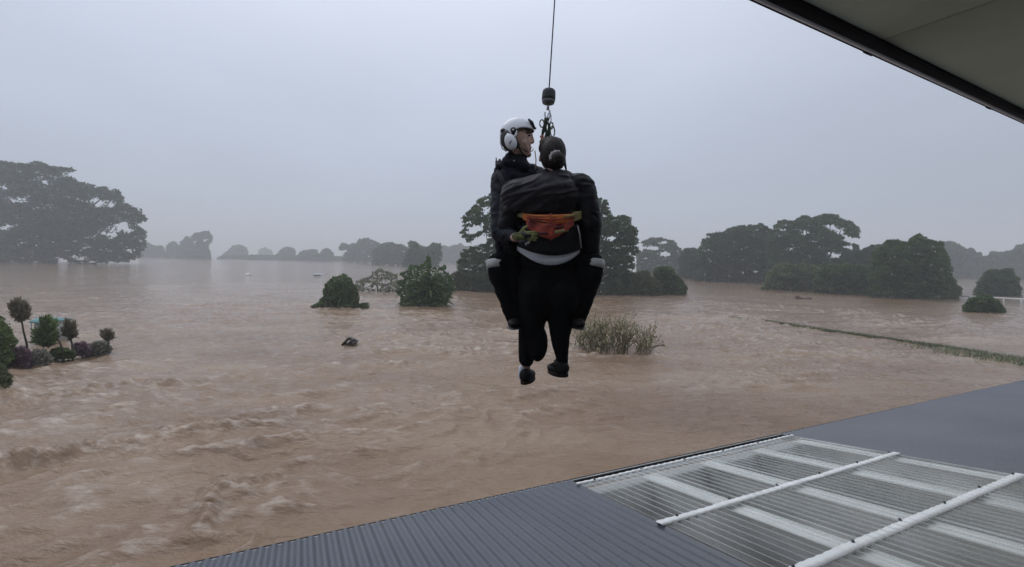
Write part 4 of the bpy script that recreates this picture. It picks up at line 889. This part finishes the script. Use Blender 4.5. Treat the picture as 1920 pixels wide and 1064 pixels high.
# ---------- helmeted rescuer behind her, facing right
res = thing('person', 'person in white helmet with ear muffs and dark navy overalls, embracing the hoisted one', 'person', q3(975, 560, .25))
Dr = 0.16
mb = MB()
el(mb, 969, 256, Dr, 26, 21, 29); el(mb, 982, 266, Dr, 15, 17, 25); cap(mb, q3(975, 283, Dr), 11, q3(990, 289, Dr), 6.5); el(mb, 991, 290, Dr, 6, 7, 6)
cap(mb, q3(996, 252, Dr), 3.2, q3(1000, 266, Dr), 2.8, 8); el(mb, 998.5, 267.5, Dr, 3.4, 4.2, 2.6); el(mb, 994, 277, Dr, 3.6, 5.5, 2.2); el(mb, 993, 281.5, Dr, 3.5, 5.2, 2.4); cap(mb, q3(984, 268, Dr - .045), 5, q3(988, 280, Dr - .03), 4, 8)
cap(mb, q3(993, 248.5, Dr - .03), 3, q3(995, 248.5, Dr + .03), 3, 8)
cap(mb, q3(966, 280, Dr), 12, q3(962, 322, Dr + .03), 11)
cap(mb, q3(942, 345, Dr + .02), 12, q3(1008, 345, Dr + .1), 12); el(mb, 970, 400, Dr + .05, 42, 28, 75); el(mb, 1000, 480, Dr + .08, 42, 28, 40)
cap(mb, q3(936, 345, .12), 13, q3(934, 432, .02), 11); cap(mb, q3(934, 432, .02), 10, q3(966, 446, -.13), 8)
cap(mb, q3(1010, 345, .28), 13, q3(1070, 400, .22), 11); cap(mb, q3(1070, 400, .22), 10, q3(1040, 430, .16), 8); hand(mb, q3(1040, 430, .16), -RR, FF, UU, 0.95, 0.5)
for sx in (-1, 1):
    kx = 1023 + sx * 90; ax_ = 1024 + sx * 61
    cap(mb, q3(1023 + sx * 30, 488, .22), 15, q3(kx, 500, .02), 11); cap(mb, q3(kx, 500, .0), 12, q3(ax_, 600, .06), 9); cap(mb, q3(ax_, 600, .06), 7, q3(ax_ + sx * 2, 610, -.08), 6)
v, f = blob(mb, 0.0055, 2); put('body', v, f, m_skin, res, True)
for dd in (-0.035,):
    mb = MB(); el(mb, 992.5, 254.5, Dr - .045, 2.6, 2.2, 1.6); mb.put('eye', mat('dark eye', (0.03, 0.02, 0.018), 0.3), res, True)
mb = MB(); cap(mb, q3(988, 249.5, Dr - .05), 1.6, q3(996, 248.5, Dr - .036), 1.3, 8); v, f = blob(mb, 0.003, 1); put('eyebrow', v, f, m_hair, res, True)
mb = MB(); el(mb, 962, 272, Dr, 21, 19.5, 14); v, f = blob(mb, 0.006, 2); put('helmet_liner', v, f, m_blk, res, True)
# helmet shell: a half shell cut along a rising brim line
mb = MB(); hc = q3(970.5, 253, Dr); tl_ = 0.10; hX = RR * math.cos(tl_) + UU * math.sin(tl_); hY = -RR * math.sin(tl_) + UU * math.cos(tl_)
V = []; nu, nv = 44, 18
for i in range(nv + 1):
    for j in range(nu):
        p_ = 2 * math.pi * j / nu; cx_, sx_ = math.cos(p_), math.sin(p_)
        low_ = math.radians(84 + 26 * sm(0.25, -0.9, np.array(cx_)) - 2 * abs(sx_))      # how far down the rim reaches: further at the nape
        t_ = low_ * i / nv
        rx_ = 33.5 if cx_ < 0 else 32.0
        V.append(hc + hX * math.sin(t_) * cx_ * rx_ * K + FF * math.sin(t_) * sx_ * 25.5 * K + hY * math.cos(t_) * 31.5 * K)
fq = [[i * nu + j, (i + 1) * nu + j, (i + 1) * nu + (j + 1) % nu, i * nu + (j + 1) % nu] for i in range(nv) for j in range(nu)]
hel = bpy.data.objects.new('helmet', None); S.collection.objects.link(hel); hel.parent = res; hel.location = tuple(hc - origin_of(res))
sh = put('shell', np.array(V), np.array(fq), m_white_h, hel, True); md = sh.modifiers.new('t', 'SOLIDIFY'); md.thickness = 0.007; md.offset = 1
rim = [np.array(V[nv * nu + j]) for j in range(nu)]; rim.append(rim[0]); MB().tube(rim, 1.3 * K, 6, False).put('rim', m_blk, hel, True)
def disc(x, y, d, rx, ry, th_, m, nm, tilt=0.0):
    c, s = math.cos(tilt), math.sin(tilt); mb = MB(); mb.ell(q3(x, y, d), (RR * c + UU * s, FF, -RR * s + UU * c), (rx * K, th_ * K, ry * K), 24, 14); return mb.put(nm, m, hel, True)
E0 = Dr - 24 * K
disc(953, 264, E0 + .010, 15, 21, 6, m_blk, 'ear_pad', 0.35); disc(957.5, 266.5, E0 - .012, 11.5, 16.5, 8, m_white_h, 'ear_cup', 0.35)
disc(957, 267, E0 - .038, 1.6, 4.2, 1.2, mat('grey logo', (0.16, 0.17, 0.2), 0.5), 'ear_cup_mark', -0.5)
disc(962.5, 244, E0 - .006, 6.0, 5.6, 4, m_blk, 'knob'); disc(943.0, 246.0, E0 + .022, 5.2, 5.2, 6, m_blk, 'knob')
disc(962.5, 244, E0 - .019, 2.2, 2.0, 1.2, m_steel, 'knob_cap')
mb = MB(); mb.tube([q3(937 + 2, 258, E0 + .05), q3(938, 268, E0 + .035), q3(942, 279, E0 + .02), q3(950, 284, E0 + .01)], 1.5 * K, 6); mb.put('ear_cup_bow', m_white_h, hel, True)
mb = MB(); mb.tube([q3(950, 248, E0 + .012), q3(952, 253, E0 + .0), q3(955, 258, E0 - .012)], 3.0 * K, 8); mb.tube([q3(968, 245, E0 + .0), q3(967, 254, E0 - .003), q3(962, 258, E0 - .010)], 2.4 * K, 8); v, f = mb.verts(), mb.faces(); mb.put('ear_cup_arm', m_white_h, hel, True)
mb = MB(); mb.tube([q3(990.5, 223.5, Dr - .06), q3(997, 230, Dr - .05), q3(1001.5, 240, Dr - .03)], [2.0 * K, 3.4 * K, 2.6 * K], 8); mb.tube([q3(1000, 240, Dr - .035), q3(1003.5, 241, Dr), q3(1000, 240, Dr + .035)], 2.6 * K, 8); mb.put('visor_clip', m_blk, hel, True)
mb = MB(); mb.tube([q3(969, 262, Dr - .066), q3(972, 276, Dr - .058), q3(980, 289, Dr - .035), q3(988, 296, Dr)], 1.7 * K, 6); mb.put('chin_strap', m_blk, hel, True)
mb = MB(); mb.tube([q3(1000, 279, Dr - .01), q3(999, 283, Dr - .03), q3(990, 286, Dr - .055), q3(972, 276, Dr - .07)], 0.9 * K, 6); mb.put('microphone_arm', m_blk, hel, True)
# overalls
mb = MB()
cap(mb, q3(957, 295, Dr), 12, q3(980, 303, Dr), 10); cap(mb, q3(953, 304, Dr), 13, q3(982, 312, Dr), 12); cap(mb, q3(944, 316, Dr + .02), 14, q3(1000, 322, Dr + .05), 14); el(mb, 935, 322, Dr - .03, 9, 9, 12); cap(mb, q3(943, 335, Dr), 19, q3(1008, 332, Dr + .08), 20); el(mb, 968, 395, Dr + .04, 44, 32, 80); el(mb, 1000, 470, Dr + .06, 50, 32, 45)
cap(mb, q3(940, 338, .14), 20, q3(939, 400, .06), 19); cap(mb, q3(939, 400, .06), 19, q3(938, 438, .02), 17); cap(mb, q3(938, 438, .02), 16, q3(964, 444, -.10), 11.5); cap(mb, q3(942, 445, .04), 16, q3(944, 488, .1), 14)
cap(mb, q3(1008, 342, .28), 19, q3(1070, 400, .22), 17); cap(mb, q3(1070, 400, .22), 16, q3(1040, 430, .16), 11)
v, f = blob(mb, 0.0095, 3, folds(13, 0.010, 91, (0.8, 1, 1.6))); put('overalls_jacket', v, f, m_navy, res, True)
mb = MB(); el(mb, 1023, 480, Dr + .08, 62, 30, 36)
for sx in (-1, 1):
    kx = 1023 + sx * 90.5; ax_ = 1024 + sx * 60
    cap(mb, q3(1023 + sx * 35, 482, .2), 28, q3(kx, 492, .02), 17); cap(mb, q3(kx, 492, .01), 17, q3(kx + sx * -1, 512, .0), 18); cap(mb, q3(kx - sx, 512, .0), 18, q3(ax_ + sx * 2, 594, .04), 14); cap(mb, q3(kx - sx * 22, 500, .07), 28, q3(ax_ - sx * 6, 588, .05), 21)
v, f = blob(mb, 0.0095, 3, folds(13, 0.008, 95, (0.8, 1, 1.6))); put('overalls_legs', v, f, m_trou, res, True)
for sx in (-1, 1):
    kx = 1023 + sx * 92; mb = MB(); c0, c1 = q3(kx + sx * 1, 487, .012), q3(kx, 503, .006); u = (c1 - c0); Ln = np.linalg.norm(u); u /= Ln; A_ = np.cross(u, FF); A_ /= np.linalg.norm(A_); B_ = np.cross(u, A_)
    mb.lathe(c0, (A_, B_, u), [(16.5 * K, 0), (18.4 * K, Ln * .2), (18.8 * K, Ln * .6), (18.6 * K, Ln), (16 * K, Ln * 1.02)], 24); mb.put('reflective_band', m_refl, res, True)
    ax_ = 1024 + sx * 60.5; e = bpy.data.objects.new('boot', None); S.collection.objects.link(e); e.parent = res; e.location = tuple(q3(ax_, 605, .03) - origin_of(res))
    mb = MB(); cap(mb, q3(ax_ + sx * 2, 588, .05), 14, q3(ax_, 602, .05), 12); mb.ell(q3(ax_ - sx * 0, 606, -.02), AX, (12 * K, 0.12, 9 * K)); v, f = blob(mb, 0.007, 3); put('upper', v, f, m_shoe, e, True)
    mb = MB(); mb.ell(q3(ax_, 614, -.02), AX, (13 * K, 0.135, 3.4 * K)); mb.put('sole', m_blk, e, True)
# harness bits on the shoulder
mb = MB(); mb.box(q3(934, 311, .05), AX, (.018, .02, .028)); mb.tube([q3(931, 303, .05), q3(930, 296, .05)], 1.2 * K, 6); mb.put('radio', m_blk, res)
mb = MB(); mb.tube([q3(937, 300, .08), q3(933, 318, .045), q3(944, 345, .045), q3(950, 380, .06)], [3 * K, 4 * K, 4.5 * K, 4 * K], 6); mb.put('harness_strap', m_blk, res, True)
for x_, y_ in ((948, 389), (954, 388)):
    mb = MB(); mb.tube([q3(x_ - 3, y_ + 3, -.075), q3(x_ + 3, y_ - 3, -.077)], 0.9 * K, 5); mb.put('sleeve_mark', m_refl, wom, True)
mb = MB(); el(mb, 964, 302, Dr - .085, 1.3, 1.0, 1.3); mb.put('snap_button', m_steel, res, True)
# gloved hand closing on the sling at her waist
mb = MB(); hand(mb, q3(971, 443, -.16), (RR * 0.95 + UU * 0.0 + FF * 0.12), -FF, UU, 0.86, 0.38); v, f = blob(mb, 0.0042, 2); put('glove', v, f, m_glove, res, True)
mb = MB(); mb.tube([q3(978, 436, -.178), q3(986, 442, -.184), q3(996, 442, -.182)], [3 * K, 4 * K, 2.5 * K], 8); mb.tube([q3(972, 455, -.175), q3(988, 452, -.178)], [3 * K, 3 * K], 8); mb.put('glove_patch', m_blk, res, True)

# ---------- rescue sling round her back
slg = thing('rescue_sling', 'orange and red padded sling with dull yellow ends across the hoisted person', 'sling', q3(1028, 425, -.13))
arc = (-1.15, 1.15)
def band(nm, m, y0, y1, a0, a1, rd, rows=7, wob=0.022, seed=2, rx=64):
    P, fq = skirt(cx=1028, rx=rx, rd=rd, ytop=y0, ybot=y1, d=.01, n=30, rows=rows, wob=wob, seed=seed, arc=(a0, a1)); o = put(nm, P, fq, m, slg, True); md = o.modifiers.new('t', 'SOLIDIFY'); md.thickness = 0.012; md.offset = 0; md = o.modifiers.new('b', 'BEVEL'); md.width = 0.003; return o
top = lambda s: 410 - 9 * s * s; bot = lambda s: 453 - 46 * np.abs(s) ** 1.6 - 3 * s; mid = lambda s: 428 - 20 * s * s
band('webbing', m_org, top, mid, -0.85, 0.92, 44.5)
band('pad', m_red, lambda s: 426 - 19 * s * s, bot, -0.72, 0.75, 43.5, seed=4)
band('end_tab', m_yel, lambda s: 408 - 9 * s * s, lambda s: 424 - 18 * s * s, -1.2, -0.8, 43.8); band('end_tab', m_yel, lambda s: 408 - 11 * s * s, lambda s: 430 - 20 * s * s, 0.72, 1.2, 45.2)
band('centre_seam', m_red, lambda s: 408, lambda s: 455, -0.03, 0.06, 46, rows=5, wob=0.0)
band('trim', m_yel, lambda s: 440 - 14 * abs(s), lambda s: 446 - 14 * abs(s), 0.12, 0.55, 45, rows=2, wob=0.0)
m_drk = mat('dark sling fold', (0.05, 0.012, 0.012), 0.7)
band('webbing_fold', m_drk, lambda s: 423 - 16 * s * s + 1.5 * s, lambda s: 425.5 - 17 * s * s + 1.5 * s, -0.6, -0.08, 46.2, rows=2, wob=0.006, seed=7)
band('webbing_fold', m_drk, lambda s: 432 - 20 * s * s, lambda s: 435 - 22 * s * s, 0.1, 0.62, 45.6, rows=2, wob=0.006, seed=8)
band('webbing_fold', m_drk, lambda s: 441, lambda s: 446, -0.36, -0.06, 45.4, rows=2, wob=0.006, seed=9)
band('webbing_fold', m_yel, lambda s: 412 - 10 * s * s, lambda s: 417 - 12 * s * s, 0.35, 0.8, 46.8, rows=2, wob=0.008, seed=10)
band('webbing_fold', m_red, lambda s: 417 - 12 * s * s, lambda s: 420 - 12 * s * s, -0.7, 0.8, 46.4, rows=2, wob=0.006)
band('webbing_fold', mat('bright orange fold', (0.62, 0.2, 0.06), 0.6, 0.15, 20), lambda s: 411 - 9 * s * s, lambda s: 414.5 - 10 * s * s, -0.75, 0.7, 46.0, rows=2, wob=0.006)
mb = MB(); mb.tube([q3(1083, 424, -.10), q3(1087, 440, -.105), q3(1090, 466, -.09)], 1.3 * K, 6); mb.put('pull_cord', mat('pale cord', (0.35, 0.3, 0.31), 0.7), slg, True)

# ---------- winch hook, cable and straps
hk = thing('winch_hook', 'black bumper weight and steel hook on a thin winch cable above the two people', 'hook', q3(1028, 195, .05))
cb = q3(1029.5, 168, .05); ct = q3(1040.5, -6, .05); u = (ct - cb) / np.linalg.norm(ct - cb)
MB().tube([cb, ct, cb + u * 14.0], 0.0042, 8).put('cable', mat('winch cable', (0.05, 0.05, 0.06), 0.5, metal=0.3), hk)
A_ = np.cross(u, FF); A_ /= np.linalg.norm(A_); B_ = np.cross(u, A_); base_ = q3(1028, 195, .05)
h_ = 28 * K
MB().lathe(base_, (A_, B_, u), [(.0001, h_), (5 * K, h_ * 1.0), (9.5 * K, h_ * .97), (12 * K, h_ * .88), (12.8 * K, h_ * .7), (13 * K, h_ * .4), (12.8 * K, h_ * .24), (.0001, h_ * .24)], 32).put('bumper', mat('black rubber bumper', (0.018, 0.02, 0.026), 0.6, 0.15, 20), hk, True)
MB().lathe(base_, (A_, B_, u), [(.0001, h_ * .25), (12.5 * K, h_ * .25), (12.3 * K, h_ * .14), (11 * K, h_ * .02), (8 * K, -.02 * h_), (.0001, -.02 * h_)], 32).put('bumper_base', mat('grey bumper base', (0.12, 0.125, 0.125), 0.5), hk, True)
MB().tube([base_, q3(1027, 206, .05)], [3.2 * K, 2.4 * K], 10).put('swivel', m_steel, hk, True)
a = np.linspace(-0.4, 2 * math.pi - 1.2, 18); MB().tube([q3(1026.5 + 5.0 * math.sin(t_), 214 - 9 * math.cos(t_), .05) for t_ in a], 1.7 * K, 8).put('hook', m_steel, hk, True)
a = np.linspace(0, 2 * math.pi, 20); MB().tube([q3(1030 + 3.4 * math.sin(t_), 222 - 10 * math.cos(t_), .045) for t_ in a], 1.2 * K, 8, False).put('carabiner', m_steel, hk, True)
stp = thing('lifting_straps', 'tangle of dark green lifting straps between steel hook and the two people', 'strap', q3(1022, 250, .05))
for x0, x1, w_, m in ((1023, 1016, 4.2, m_strap), (1026, 1022, 4.0, m_strap), (1028, 1030, 3.4, m_strap), (1025, 1013, 2.2, m_strap2), (1029, 1026, 2.0, m_strap2)):
    p0, p1 = q3(x0, 222, .05), q3(x1, 268, .06); dv = p1 - p0; mb = MB(); tt_ = np.linspace(0, 1, 9)
    mb.tube([p0 + dv * t_ + RR * 1.2 * K * math.sin(t_ * 9 + x0) for t_ in tt_], w_ * K * (0.75 + 0.3 * np.sin(tt_ * 7 + x0)), 6); mb.put('strap', m, stp, True)
for cx_, cy_, rx_, ry_ in ((1036, 247, 4, 10), (1016, 232, 4, 7), (1034, 236, 3, 6)):
    MB().tube([q3(cx_ + rx_ * math.sin(t_), cy_ - ry_ * math.cos(t_), .04) for t_ in a], 1.3 * K, 6, False).put('strap_loop', m_strap2, stp, True)
mb = MB(); mb.tube([q3(1016, 256, .05), q3(1018, 268, .03), q3(1013, 283, .06)], [4 * K, 4.5 * K, 2.5 * K], 8); mb.put('orange_strap', mat('dull orange strap', (0.30, 0.075, 0.05), 0.7, 0.3, 40), stp, True)
mb = MB(); mb.tube([q3(1003, 283, .08), q3(1005, 300, .07), q3(1004, 318, .05)], 1.2 * K, 6); mb.put('pale_cord', mat('tan cord', (0.4, 0.3, 0.2), 0.7), stp, True)
